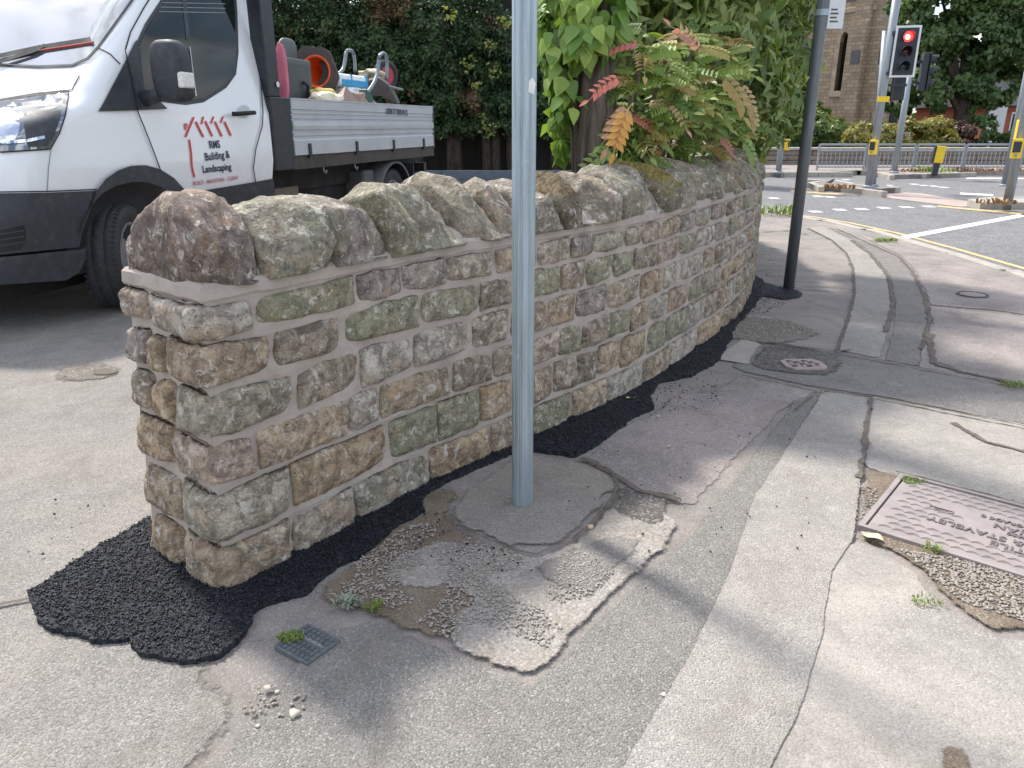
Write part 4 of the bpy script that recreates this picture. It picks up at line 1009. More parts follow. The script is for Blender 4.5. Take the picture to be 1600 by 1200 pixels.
def seam(name, px, wd, m, off=.004):
    v = []; f = []; P = []
    for i in range(len(px) - 1):
        a = Vector(px[i]); b = Vector(px[i + 1]); k = max(1, int((b - a).length / 6)); P += [a.lerp(b, j / k) for j in range(k)]
    P.append(Vector(px[-1]))
    for i, p in enumerate(P):
        t = (P[min(i + 1, len(P) - 1)] - P[max(0, i - 1)]).normalized(); nn = Vector((-t.y, t.x)) * wd / 2
        v += [VS(*(p + nn), off), VS(*(p - nn), off)]
        if i: f.append((2*i-2, 2*i-1, 2*i+1, 2*i))
    me = bpy.data.meshes.new(name); me.from_pydata([tuple(q) for q in v], [], f); o = link(name, me, m); o.parent = van; return o
def carpaint(name, c, rough=.25, coat=.6):
    m, n, b = nmat(name, rough, 0, .5); p = pos(n); b.inputs['Coat Weight'].default_value = coat; b.inputs['Coat Roughness'].default_value = .06
    a = noise_n(n, p, 3, 6, .7); sx = n.nodes.new('ShaderNodeSeparateXYZ'); n.links.new(p, sx.inputs[0])
    low = math_n(n, 'ADD', math_n(n, 'MULTIPLY', math_n(n, 'SUBTRACT', 1.15, sx.outputs[2]), .55), math_n(n, 'MULTIPLY', a, .5))
    n.links.new(mixc(n, ramp(n, low, [(.36, 0), (.62, .38)]), c, (.42, .38, .33)), b.inputs['Base Color']); return m
M['vwhite'] = carpaint('white_van_paint', (.78, .80, .82))
M['vblack'] = plain('black_trim_plastic', (.030, .036, .045), .55, 0, .25, 8, .2, 200, dirt=((.14, .13, .12), .35))
M['vdark'] = plain('dark_underside', (.018, .018, .02), .8)
M['rubber'] = plain('tyre_rubber', (.028, .030, .034), .8, 0, .3, 20, .3, 80, dirt=((.10, .10, .095), .5))
M['chrome'] = plain('chrome_reflector', (.7, .72, .75), .12, 1.0, .05)
M['steelwheel'] = plain('grey_steel_wheel', (.25, .25, .26), .5, .6, .3, 20)
def glassy(name, c, metal, rough=.03):
    m, n, b = nmat(name, rough, metal, .8); b.inputs['Base Color'].default_value = (*c, 1); b.inputs['Coat Weight'].default_value = 1; b.inputs['Coat Roughness'].default_value = .02; return m
M['screen'] = glassy('windscreen_glass', (.27, .30, .33), .66, .04); M['sideglass'] = glassy('tinted_side_glass', (.010, .016, .013), .0, .04); M['sideglass'].node_tree.nodes['Principled BSDF'].inputs['Coat Weight'].default_value = 0; M['sideglass'].node_tree.nodes['Principled BSDF'].inputs['Specular IOR Level'].default_value = .35
M['lampglass'] = glassy('headlamp_lens', (.22, .24, .27), .55, .06)
M['logo_red'] = plain('red_lettering', (.62, .05, .04), .5, var=.05); M['logo_blue'] = plain('dark_blue_lettering', (.02, .035, .07), .5, var=.05); M['logo_pale'] = plain('faded_red_lettering', (.50, .16, .18), .5, var=.1)
arch_out = [(150, 300), (166, 281), (185, 268), (205, 261), (228, 260), (250, 266), (270, 280), (288, 304)]
body = skin('body', [(-330, -140), (-330, 310), (0, 306), (150, 302)] + arch_out[1:] + [(296, 312), (425, 288), (427, 250), (421, 190), (414, 120), (406, 50), (398, -20), (392, -140)], M['vwhite'], 0, 13)
skin('windscreen', [(-330, 70), (-100, 98), (0, 99), (60, 102), (112, 100), (135, 90), (152, 72), (175, 40), (204, 0), (250, -66), (292, -135), (-330, -135)], M['screen'], .006, 14)
seam('windscreen_seal', [(-200, 96), (-100, 101), (0, 102), (60, 105), (113, 103), (138, 92), (155, 73), (178, 40), (207, 0), (250, -60)], 3.0, M['vdark'], .008)
win = [(216, 76), (232, 40), (262, -4), (300, -60), (330, -90), (352, -90), (362, -40), (367, 20), (369, 80), (366, 112), (352, 132), (318, 154), (290, 158), (230, 150), (213, 100)]
skin('window_surround', [(208, 78), (226, 38), (256, -8), (296, -66), (328, -98), (358, -98), (367, -40), (371, 20), (373, 82), (369, 116), (354, 137), (318, 160), (290, 164), (226, 156), (207, 104)], M['vblack'], .004, 14)
skin('side_window', win, M['sideglass'], .008, 14)
seam('window_divider', [(283, -40), (290, 20), (294, 62)], 6, M['vblack'], .011)
for i in range(5): seam('bulkhead_grille', [(248 + i * 3, 16 - i * 7 + 2), (352, 20 - i * 7)], 1.0, M['worn_letter'], .011)
skin('mirror_triangle', [(154, 174), (160, 164), (198, 92), (213, 62), (220, 78), (222, 110), (228, 150), (252, 160), (262, 170), (215, 172)], M['vblack'], .010, 10)
# headlamp
hl = skin('headlamp', [(-330, 190), (-120, 170), (0, 158), (60, 149), (107, 143), (101, 180), (92, 206), (78, 232), (40, 234), (0, 236), (-200, 252), (-330, 262)], M['lampglass'], .006, 10)
lens = skin('lamp_projector', [(8 + 23 * math.cos(a * .42), 196 + 30 * math.sin(a * .42)) for a in range(15)], M['chrome'], .009, 8)
skin('lamp_housing', [(34, 160), (100, 150), (94, 186), (84, 214), (74, 228), (44, 230), (38, 200)], M['vblack'], .0075, 9)
seam('lamp_edge', [(-200, 180), (0, 157), (60, 148), (108, 142), (102, 181), (93, 208), (79, 233), (40, 235.5), (0, 238)], 2.2, M['vdark'], .008)
seam('lamp_strip', [(10, 222), (40, 220), (70, 214)], 5, M['chrome'], .0095)
# bumper
skin('bumper_upper', [(-330, 312), (0, 302), (75, 301), (152, 298), (140, 318), (132, 345), (124, 386), (0, 398), (-330, 420)], M['vblack'], .014, 12)
skin('bumper_lower', [(-330, 425), (0, 402), (124, 390), (136, 386), (134, 405), (124, 425), (104, 438), (0, 445), (-330, 462)], M['vblack'], .024, 12)
skin('fog_lamp_recess', [(-60, 366), (0, 360), (38, 352), (41, 372), (34, 390), (0, 394), (-60, 398)], M['vdark'], .018, 10)
for k in range(3): seam('recess_slat', [(0, 366 + k * 9), (38, 360 + k * 9)], 2, M['vblack'], .022)
seam('bumper_gap', [(-200, 305), (0, 300), (75, 299), (152, 296)], 2, M['vdark'], .016)
# wheel arch flare
arch_in = [(120, 388), (130, 350), (142, 322), (160, 302), (182, 290), (208, 284), (232, 285), (254, 293), (272, 308), (290, 312)]
skin('arch_flare', [(152, 297), (166, 279), (185, 266), (205, 259), (228, 258), (250, 264), (272, 278), (296, 304), (300, 312), (290, 314)] + arch_in[::-1][1:] + [(140, 330)], M['vblack'], .026, 8)
# sill and door lower cladding
skin('sill_cladding', [(292, 302), (400, 284), (427, 279), (430, 298), (429, 312), (300, 336)], M['vblack'], .012, 10)
# inside of the arch, tyre
vbox('wheel_well', (-.34, .10, .30), (.66, .60, .93), M['vdark'])
vbox('chassis_front', (-.70, .35, .18), (5.2, 1.65, .60), M['vdark'])
def wheel(cx, y0, y1, r, parent_, twin=False, steer=0):
    w_ = bpy.data.objects.new('wheel', None); w_.empty_display_size = .1; col.objects.link(w_); w_.parent = parent_; w_.location = (cx, (y0 + y1) / 2, r); w_.rotation_euler = (0, 0, steer)
    h = (y1 - y0) / 2; Mx = Matrix.Rotation(R(90), 4, 'X')
    adopt(MB().lathe([(r*.62, -h*.82), (r*.78, -h*1.02), (r*.93, -h*.96), (r, -h*.72), (r, -h*.38), (r*.985, -h*.36), (r*.985, -h*.30), (r, -h*.28), (r, h*.28), (r*.985, h*.30), (r*.985, h*.36), (r, h*.38), (r, h*.72), (r*.93, h*.96), (r*.78, h*1.02), (r*.62, h*.82)], Mx, 56).build('tyre', M['rubber'], recenter=False, smooth=True), w_)
    adopt(MB().lathe([(r*.64, h*.85), (r*.60, h*.9), (r*.56, h*.6), (r*.45, h*.35), (r*.30, h*.5), (r*.2, h*.55), (.001, h*.7)], Mx, 32).build('rim', M['steelwheel'], recenter=False, smooth=True), w_)
    hb = MB()
    for k in range(8):
        a = k * math.pi / 4; hb = MB(); hb.lathe([(.001, h*.62), (.028, h*.6), (.03, h*.3)], Mx @ Matrix.Translation((r*.50*math.cos(a), r*.50*math.sin(a), 0)), 10)
        adopt(hb.build('rim_hole', M['vdark'], recenter=False), w_)
    tr = MB()
    for k in range(60):
        a = 2 * math.pi * k / 60
        for sgn in (-1, 1):
            tr.box((-.006, sgn * h * .78 - h * .16, r * .965), (.006, sgn * h * .78 + h * .16, r * 1.004), Matrix.Rotation(a, 4, 'Y'))
    o = adopt(tr.build('tread', M['rubber'], recenter=False), w_); o['kind'] = 'stuff'
    return w_
wheel(.13, .04, .265, .352, van, steer=R(22)); wheel(.13, VW - .265, VW - .04, .352, van, steer=R(22))
# dark gap behind tyre, door gaps and creases
seam('door_gap', [(196, 79), (199, 92), (206, 120), (215, 168), (216, 176), (226, 200), (240, 236), (251, 266)], 1.8, M['vdark'], .0135)
seam('door_gap', [(398, -60), (404, 40), (408, 130), (411, 175), (410, 196), (400, 232), (396, 262), (400, 288)], 1.6, M['vdark'], .0135)
seam('bonnet_gap', [(-60, 153), (0, 155), (60, 145), (112, 140), (124, 118)], 2, M['vdark'], .005)
seam('bonnet_gap', [(152, 74), (172, 84), (188, 100)], 1.6, M['vdark'], .005)
seam('fender_gap', [(80, 234), (76, 262), (74, 298)], 1.2, M['worn_letter'], .004)
seam('roof_gutter', [(196, 78), (204, 50), (225, 12), (258, -40), (270, -60)], 2.2, M['vdark'], .005)
# wiper
wp = seam('wiper', [(-60, 110), (0, 87), (60, 74), (142, 61)], 7, M['vdark'], .03); seam('wiper', [(-60, 118), (0, 96), (50, 80), (70, 70)], 5, M['vdark'], .035)
seam('screen_sticker', [(62, 78), (144, 66)], 5, M['logo_red'], .009)
# mirror
mc_ = VP(273, 112, -.20); mpts = []
mir = MB(); bm = bmesh.new(); bmesh.ops.create_cube(bm, size=2)
for _ in range(1): bmesh.ops.subdivide_edges(bm, edges=bm.edges[:], cuts=7, use_grid_fill=True)
for v_ in bm.verts:
    p = v_.co.copy(); l = (abs(p.x) ** 4 + abs(p.y) ** 4 + abs(p.z) ** 4) ** .25; p = p / l * 1.0
    hw_ = .125 * (1 - .10 * (p.z > 0) * p.z); v_.co = Vector((p.x * .085 + p.z * -.01, p.y * hw_, p.z * .195))
bm.verts.index_update(); mir.add([v_.co for v_ in bm.verts], [[q.index for q in f_.verts] for f_ in bm.faces]); bm.free()
mo = adopt(mir.build('mirror', M['vblack'], recenter=False, smooth=True), van); mo.location = mc_ + Vector((0, .02, 0))
def msub(name, a, b, m, bev): 
    o = MB().box(a, b, bev=bev).build(name, m, recenter=False, smooth=False); o.parent = mo; return o
M['indicator'] = plain('clear_indicator', (.70, .70, .68), .2, var=.25, scale=60)
msub('indicator', (-.075, -.135, -.105), (.045, -.085, -.005), M['indicator'], .012)
msub('mirror_glass', (.080, -.10, -.15), (.088, .10, .16), M['screen'], .0)
a1 = VS(222, 150, 0); a2 = mc_ + Vector((0, .08, -.10))
adopt(MB().tube([a1 + Vector((0, .03, -.02)), (a1 + a2) / 2 + Vector((0, -.0, -.03)), a2], [.055, .045, .05], 12).build('mirror_arm', M['vblack'], recenter=False, smooth=True), van)
# door handle
h1 = VP(368, 178, -.03); h2 = VP(399, 176, -.03)
adopt(MB().tube([h1 + Vector((0, .03, 0)), h1 + Vector((.012, 0, 0)), h2 - Vector((.012, 0, 0)), h2 + Vector((0, .03, 0))], .017, 10).build('door_handle', M['vdark'], recenter=False, smooth=True), van)
skin('handle_bowl', [(381 + 10 * math.cos(a * .4), 174 + 10 * math.sin(a * .4)) for a in range(16)], plain('handle_recess', (.50, .52, .54), .4), .003, 6)
# logo
for pl_, wd in (([(290, 214), (303, 183)], 3.2), ([(306, 190), (318, 214)], 3), ([(318, 182), (315, 194)], 2.6), ([(321, 189), (332, 213)], 3), ([(334, 182), (330, 193)], 2.6), ([(336, 190), (347, 213)], 3), ([(349, 182), (345, 192)], 2.6), ([(351, 190), (361, 212)], 3),
                ([(296, 218), (299, 240), (300, 260), (304, 277)], 2.8), ([(288, 194), (293, 194)], 2.4), ([(289, 193), (290, 203)], 2.4), ([(292, 194), (293, 199)], 1.6)):
    seam('logo_stroke', pl_, wd, M['logo_red'], .007)
def side_text(body, pA, pB, hpx, m, bold=.0, off=-.006, sx=1.0, flat=None):
    """lettering between two pixels of its baseline, lying on the side of the van"""
    a = VP(*pA, 0); b = VP(*pB, 0); hh = (VP(pA[0], pA[1] - hpx, 0) - a).length
    me = text_mesh(body, hh * 1.38, 0, bold, 'LEFT'); w_ = max(v.co.x for v in me.vertices); k = (b - a).length / w_
    for v_ in me.vertices:
        v_.co.x *= k
        q = a + (b - a).normalized() * v_.co.x + Vector((0, 0, v_.co.y)); v_.co = Vector((q.x, (lerp(SIDE, q.z) if flat is None else flat) + off, q.z))
    o = link('lettering', me, m); o.parent = van; return o
side_text('RMS', (328, 232), (345, 230.5), 12, M['logo_blue'], .0022)
side_text('Building &', (320, 251), (359, 246), 12, M['logo_blue'], .0022)
side_text('Landscaping', (316, 270), (361, 265), 11, M['logo_blue'], .0022)
side_text('BUILD - MAINTAIN - CLEAN', (301, 290), (371, 280), 6.5, M['logo_pale'], .0008)
# rear of the cab, headboard
vbox('cab_back', (1.93, .10, .75), (1.96, VW - .1, 2.2), M['vwhite'])
s_hb0 = VP(404, 0, .02).x; s_bed0 = VP(457, 200, 0).x; s_bed1 = VP(676, 200, 0).x
zt = VP(457, 153, 0).z; zb = VP(460, 243, 0).z
print('bed', s_hb0, s_bed0, s_bed1, zt, zb)
M['bed_black'] = plain('black_painted_steel', (.028, .034, .042), .45, .2, .3, 6, .15, 80, dirt=((.10, .08, .07), .4))
vbox('headboard_post', (s_hb0, .01, zt + .0), (s_bed0 - .13, .14, 2.6), M['bed_black'], .01)
vbox('headboard_post', (s_hb0, VW - .14, zt), (s_bed0 - .13, VW - .01, 2.6), M['bed_black'], .01)
vbox('headboard_side', (s_hb0 - .0, .0, zb - .12), (s_bed0, .09, zt), M['bed_black'], .01)
for z in (1.55, 1.8, 2.05, 2.3): vbox('headboard_rail', (s_hb0 + .03, .14, z), (s_hb0 + .07, VW - .14, z + .05), M['bed_black'])
vbox('headboard_sheet', (s_hb0 + .02, .1, zb), (s_hb0 + .05, VW - .1, zt + .1), M['bed_black'])
bd = adopt(MB().lathe([(.001, .004), (.022, .004), (.024, 0)], Matrix.Translation(VP(434, 132, -.0)) @ Matrix.Rotation(R(90), 4, 'X'), 16).build('round_sticker', M['sticker'], recenter=False), van)
M['alu'] = plain('aluminium_dropside', (.50, .53, .56), .42, .35, .06, 4, 0, dirt=((.40, .39, .38), .3))
def dropside(y, sgn):
    prof = [(zb, 0), (zb + .09, 0), (zb + .092, .006)]
    H_ = zt - zb
    g = [(.27, .006), (.29, -.004), (.33, -.004), (.345, .006), (.385, .006), (.40, -.004), (.44, -.004), (.45, .012), (.52, .016), (.60, .012), (.615, -.004), (.64, -.004), (.65, .006), (.69, .006), (.70, -.004), (.725, -.004), (.735, .006), (.77, .006), (.78, -.004), (.80, -.004), (.81, .008), (.97, .008), (.975, .014), (1.0, .014)]
    pts = [(0, .008), (.26, .008)] + g
    poly = [(y - sgn * e, zb + H_ * t) for t, e in pts] + [(y + sgn * .03, zt), (y + sgn * .03, zb)]
    mb = MB(); n = len(poly)
    v = [Vector((x, p[0], p[1])) for x in (s_bed0, s_bed1) for p in poly]
    f = [(i, (i + 1) % n, (i + 1) % n + n, i + n) for i in range(n)] + [tuple(range(n)), tuple(range(2 * n - 1, n - 1, -1))]
    mb.add(v, f); return adopt(mb.build('dropside', M['alu'], recenter=False), van)
dropside(.0, 1); dropside(VW, -1)
vbox('rear_post', (s_bed1, .0, zb - .02), (s_bed1 + .07, .08, zt + .005), M['bed_black'], .006); vbox('rear_post', (s_bed1, VW - .08, zb - .02), (s_bed1 + .07, VW, zt + .005), M['bed_black'], .006)
vbox('tailboard', (s_bed1 + .01, .09, zb), (s_bed1 + .05, VW - .09, zt), M['alu'])
vbox('bed_floor', (s_bed0 - .1, .03, zb - .06), (s_bed1, VW - .03, zb - .01), M['bed_black'])
vbox('bed_rail', (s_bed0 - .02, .012, zb - .125), (s_bed1 + .05, .08, zb - .005), plain('rusty_bed_rail', (.06, .055, .052), .7, .1, .4, 5, .2, dirt=((.15, .09, .06), .5)))
for k, px in enumerate((482, 556, 614, 661)):
    q = VP(px, 225, 0).x; vbox('hinge', (q - .022, -.022, zb - .03), (q + .022, .02, zb + .10), M['bed_black'], .004)
for px in (509, 558): 
    q = VP(px, 260, 0).x; adopt(MB().tube([(q, .03, zb - .12), (q, .02, zb - .17), (q + .03, .02, zb - .19), (q + .05, .02, zb - .16)], .008, 6).build('rope_hook', M['steelwheel'], recenter=False), van)
side_text('07817 700 912', (602, 178), (635, 180), 9, M['logo_blue'], .0030, off=-.018, flat=0)
# underside boxes and mudguard
M['beigebox'] = plain('dirty_beige_panel', (.20, .17, .14), .8, 0, .3, 8, dirt=((.08, .07, .06), .6))
q0 = VP(428, 290, .25); q1 = VP(466, 290, .25)
vbox('side_box', (q0.x, .25, .42), (q1.x, .6, zb - .30), M['beigebox'], .01)
vbox('side_frame', (s_bed0, .3, zb - .35), (s_bed1 + .1, .42, zb - .12), M['vdark'], .0); vbox('side_frame', (s_bed0, 1.5, zb - .35), (s_bed1 + .1, 1.62, zb - .12), M['vdark'])
rw = VP(607, 290, .16); RX = rw.x
M['guard'] = plain('grey_plastic_mudguard', (.095, .10, .105), .6, 0, .2, 10, dirt=((.16, .14, .12), .4))
mb = MB(); nA = 20; v = []; f = []
for i in range(nA + 1):
    a = R(-18) + (R(208)) * i / nA; rr_ = .47
    for yy, r2 in ((.05, rr_ - .03), (.05, rr_), (.60, rr_), (.60, rr_ - .015)): v.append((RX - math.cos(a) * r2, yy, .36 + math.sin(a) * r2 * .92))
for i in range(nA):
    for k in range(3): f.append((i*4+k, i*4+k+1, (i+1)*4+k+1, (i+1)*4+k))
mb.add(v, f); adopt(mb.build('mudguard', M['guard'], recenter=False, smooth=True), van)
vbox('mud_panel', (RX - .72, .12, .30), (RX - .46, .58, .72), M['guard'], .03)
vbox('mudflap', (RX + .60, .08, .38), (RX + .62, .56, .74), M['vblack'], .0)
wheel(RX, .09, .30, .35, van); wheel(RX, .33, .54, .35, van); wheel(RX, VW - .30, VW - .09, .35, van); wheel(RX, VW - .54, VW - .33, .35, van)
vbox('rear_light_bar', (s_bed1 + .02, .15, .60), (s_bed1 + .10, VW - .15, .72), M['bed_black'])

# ------------------------------------------------------------------ the load on the van
def on_van(px, py, y): return VM @ VP(px, py, y)
M['orange'] = plain('orange_cone_plastic', (.78, .11, .02), .45, var=.15, scale=10, dirt=((.35, .12, .05), .3))
M['conebase'] = plain('brown_black_rubber_base', (.075, .062, .060), .8, var=.2, dirt=((.16, .13, .12), .5))
# traffic cone lying down, its hollow base turned to the camera
cc0 = on_van(494, 112, .62); cn = (Vector((0, 0, CH)) - cc0); cn.z = .05; cn.normalize(); cn = (cn + Vector((-.38, 0, .05))).normalized()
cone = empty('traffic_cone', cc0, 'orange traffic cone lying on the van with its hollow brown base facing out', 'traffic cone')
q = cn.to_track_quat('Z', 'Y').to_matrix().to_4x4(); q = q @ Matrix.Rotation(R(20), 4, 'Z')
def at_(root, o, mtx): o.parent = root; o.matrix_local = mtx; return o
cb = MB(); n = 32; v = []
sq = [Vector((math.cos(a), math.sin(a), 0)) * min(.225 / max(abs(math.cos(a)), abs(math.sin(a))), .36 / (abs(math.cos(a)) + abs(math.sin(a)))) for a in [2 * math.pi * k / n for k in range(n)]]
ci_ = [Vector((.155 * math.cos(2 * math.pi * k / n), .155 * math.sin(2 * math.pi * k / n), 0)) for k in range(n)]
v = [p + Vector((0, 0, .012)) for p in sq] + [p * 1.0 + Vector((0, 0, .012)) for p in ci_] + [p - Vector((0, 0, .03)) for p in sq] + [p - Vector((0, 0, .03)) for p in ci_]
f = []
for k in range(n):
    k2 = (k + 1) % n; f += [(k, k2, n + k2, n + k), (2*n+k, 3*n+k, 3*n+k2, 2*n+k2), (k, 2*n+k, 2*n+k2, k2), (n+k, n+k2, 3*n+k2, 3*n+k)]
cb.add(v, f); at_(cone, cb.build('base', M['conebase'], recenter=False), q)
at_(cone, MB().lathe([(.160, .0), (.150, -.02), (.13, -.10), (.03, -.62), (.001, -.62)], n=32).build('cone_body', M['orange'], recenter=False, smooth=True), q)
rimm = MB().lathe([(.146, .005), (.160, .016), (.170, .012), (.160, .0)], n=32); at_(cone, rimm.build('rim', M['orange'], recenter=False, smooth=True), q)
cone2 = empty('traffic_cone', cc0 - cn * .05 + Vector((-.12, .1, .02)), 'second traffic cone stacked behind the orange one, only its dark base corner showing', 'traffic cone')
o_ = at_(cone2, bpy.data.objects.new('base', cone.children[0].data), q @ Matrix.Rotation(R(24), 4, 'Z')); col.objects.link(o_)
o_ = at_(cone2, bpy.data.objects.new('cone_body', cone.children[1].data), q); col.objects.link(o_)
# grey cabinet
M['cab_grey'] = plain('grey_green_box', (.10, .125, .12), .6, 0, .15, 8); M['cab_dark'] = plain('dark_box_face', (.065, .08, .085), .6)
g0 = VP(446, 145, .30); g1 = VP(485, 95, .30)
gz = zt - .06
cab = empty('tool_cabinet', VM @ Vector((g0.x, .3, gz)), 'grey metal site cabinet standing behind the headboard', 'cabinet', rz=van.rotation_euler.z)
hx, hz = g1.x - g0.x, g1.z - gz
adopt(MB().box((0, 0, -.3), (hx, .5, hz), bev=.01).build('body', M['cab_grey'], recenter=False), cab)
adopt(MB().box((.03, -.012, .02), (hx - .03, .002, hz - .05)).build('door', M['cab_dark'], recenter=False), cab)
adopt(MB().tube([(hx * .55, -.03, hz * .52), (hx * .62, -.06, hz * .45), (hx * .66, -.04, hz * .1), (hx * .66, -.03, -.1)], .018, 6).build('black_lever', M['vdark'], recenter=False), cab)
def lump(name, c, r, m, lab, cat, sd_, am=.25, rot=0):
    bm = bmesh.new(); bmesh.ops.create_icosphere(bm, subdivisions=4, radius=1); o_v = Vector((sd_, sd_ * 2, 0))
    for v_ in bm.verts:
        p = v_.co.copy(); k = 1 + noise.noise(p * 1.6 + o_v) * am + abs(noise.noise(p * 4 + o_v)) * am * .6
        l = (abs(p.x) ** 3 + abs(p.y) ** 3 + abs(p.z) ** 3) ** (1 / 3); p = p / l * k
        v_.co = Vector((p.x * r[0], p.y * r[1], p.z * r[2]))
    me = bpy.data.meshes.new(name); bm.to_mesh(me); bm.free(); o = link(name, me, m, smooth=True); o.location = c; o.rotation_euler = (0, 0, van.rotation_euler.z + rot)
    return tag(o, lab, cat)
def cloth(name, c, dirt=None, rough=.6): return plain(name, c, rough, var=.12, scale=14, bmp=.6, bscale=25, dirt=dirt)
M['pink'] = cloth('pink_bag_plastic', (.62, .16, .24), rough=.45); M['ybag'] = cloth('yellow_bag', (.68, .52, .14)); M['wbag'] = cloth('cream_bag', (.78, .72, .56)); M['bbag'] = cloth('brown_bag', (.33, .23, .19)); M['gbag'] = plain('green_label', (.02, .09, .07), .5); M['blue'] = plain('blue_bag_print', (.03, .33, .62), .4)
M['whitebag'] = cloth('white_bag', (.78, .82, .84))
lump('pink_sack', on_van(441, 112, .14), (.028, .05, .23), M['pink'], 'pink plastic sack squeezed between headboard and cabinet', 'sack', 3, .15)
lump('bin_lid', on_van(450, 82, .8), (.16, .04, .14), M['cab_grey'], 'dark round bin lid behind the pink sack', 'bin lid', 4, .02)
lump('yellow_sack', on_van(505, 146, .22), (.20, .07, .05), M['ybag'], 'yellow filled sack lying below the traffic cone', 'sack', 5, .2)
lump('cream_sack', on_van(510, 156, .12), (.22, .10, .07), M['wbag'], 'cream sack with its top just above the dropside', 'sack', 8, .25)
lump('white_sack', on_van(545, 143, .45), (.22, .1, .05), M['whitebag'], 'white cement sack under the blue bag', 'sack', 9, .2)
bb = empty('blue_bag', on_van(548, 128, .42), 'blue and white building material bag lying on the load', 'bag', rz=van.rotation_euler.z)
lx = VP(574, 125, .42).x - VP(521, 125, .42).x
o_ = MB().box((-lx*.40, -.05, -.06), (lx*.40, .10, .075), bev=.03).build('bag_film', M['whitebag'], recenter=False, smooth=True); adopt(o_, bb); 
adopt(MB().box((-lx*.37, -.056, -.055), (lx*.37, -.03, .02), bev=.01).build('blue_band', M['blue'], recenter=False), bb)
adopt(MB().box((-lx*.1, -.058, -.05), (-lx*.08, -.03, .07)).build('strap', M['blue'], recenter=False), bb); adopt(MB().box((lx*.34, -.058, -.05), (lx*.38, -.03, .078)).build('strap', M['blue'], recenter=False), bb)
mb = MB(); bpk = on_van(538, 136, .15)
brs = empty('brown_sack', on_van(541, 158, .15), 'brown paper sack standing with a pointed top on the van bed', 'sack', rz=van.rotation_euler.z)
w_ = (VP(565, 150, .15).x - VP(520, 150, .15).x)
adopt(MB().add([(-w_*.5, -.08, -.12), (w_*.55, -.08, -.12), (w_*.5, .15, -.12), (-w_*.45, .15, -.12), (-w_*.05, -.02, .145), (w_*.08, .04, .13)], [(0,1,4), (1,5,4), (1,2,5), (2,3,5), (3,4,5), (3,0,4), (0,3,2,1)]).build('sack_body', M['bbag'], recenter=False), brs)
gs = empty('green_print_sack', on_van(571, 158, .2), 'brown sack with a dark green printed label beside the wheelbarrow', 'sack', rz=van.rotation_euler.z + R(0))
adopt(MB().box((-.16, -.06, -.15), (.22, .1, .05), Matrix.Rotation(R(18), 4, 'Y'), bev=.03).build('sack_body', M['bbag'], recenter=False, smooth=False), gs)
adopt(MB().box((-.13, -.066, -.03), (.05, .03, .075), Matrix.Rotation(R(28), 4, 'Y'), bev=.01).build('label', M['gbag'], recenter=False), gs)
M['tubegrey'] = plain('grey_painted_tube', (.20, .24, .27), .4, .3, .15, 12)
for i, (pts, y, lab) in enumerate([(((529, 116), (536, 108), (539, 96), (541, 82), (546, 79), (551, 81), (554, 92), (555, 112)), .75, 'left wheelbarrow with its bent tube handles upright on the load'),
                                   (((571, 148), (583, 132), (590, 114), (592, 94), (594, 86), (599, 83), (603, 87), (605, 100), (604, 124)), .38, 'right wheelbarrow upside down with its red wheel showing')]):
    P = [VM @ VP(a, b, y + (.0 if k < 5 else .30)) for k, (a, b) in enumerate(pts)]
    wb = empty('wheelbarrow', P[0], lab, 'wheelbarrow')
    P2 = catmull([Vector(p) for p in P], 6)
    wI = Matrix.Translation(P[0]).inverted()
    adopt(MB().tube([wI @ p for p in P2], .022, 10).build('handle_tube', M['tubegrey'], recenter=False, smooth=True), wb)
    if i:
        wc = wI @ on_van(603, 118, .85); ax = Matrix.Translation(wc) @ Matrix.Rotation(R(62), 4, 'Z') @ Matrix.Rotation(R(90), 4, 'X') @ Matrix.Rotation(R(-12), 4, 'Y')
        adopt(MB().lathe([(.12, -.04), (.17, -.045), (.20, -.02), (.20, .02), (.17, .045), (.12, .04), (.12, -.04)], ax, 32).build('tyre', M['rubber'], recenter=False, smooth=True), wb)
        adopt(MB().lathe([(.125, .03), (.10, .035), (.04, .01), (.001, .04), (.001, -.04), (.04, -.01), (.10, -.035), (.125, -.03)], ax, 24).build('rim', plain('red_wheel', (.42, .04, .06), .5), recenter=False, smooth=True), wb)
        T = [VP(a, b, yy) for a, b, yy in ((575, 126, .5), (592, 122, .45), (606, 132, .45), (622, 163, .45), (575, 150, .5), (596, 150, .5))]
        T2 = [VP(a, b, yy) for a, b, yy in ((580, 118, 1.1), (596, 116, 1.1), (610, 126, 1.1), (625, 160, 1.1), (580, 146, 1.1), (600, 146, 1.1))]
        tv = [wI @ VM @ p for p in T + T2]
        adopt(MB().add(tv, [(0, 1, 7, 6), (1, 2, 8, 7), (2, 3, 9, 8), (0, 4, 5, 2, 1), (0, 6, 10, 4), (2, 5, 3)]).build('tray', M['conebase'], recenter=False), wb)
        adopt(MB().tube([wI @ on_van(598, 132, .5), wI @ on_van(628, 140, .5)], .015, 8).build('axle', M['tubegrey'], recenter=False), wb)
    else:
        T = [VM @ VP(a, b, yy) for a, b, yy in ((524, 120, .8), (560, 122, .8), (572, 142, .8), (524, 150, .8), (524, 120, 1.2), (560, 122, 1.2), (572, 142, 1.2), (524, 150, 1.2))]
        adopt(MB().add([wI @ p for p in T], [(0,1,2,3), (4,7,6,5), (0,4,5,1), (1,5,6,2), (2,6,7,3), (3,7,4,0)]).build('tray', M['conebase'], recenter=False), wb)
lump('rubble', on_van(582, 117, .9), (.20, .12, .06), M['wbag'], 'pale plaster rubble heaped between the wheelbarrows', 'rubble', 21, .5)
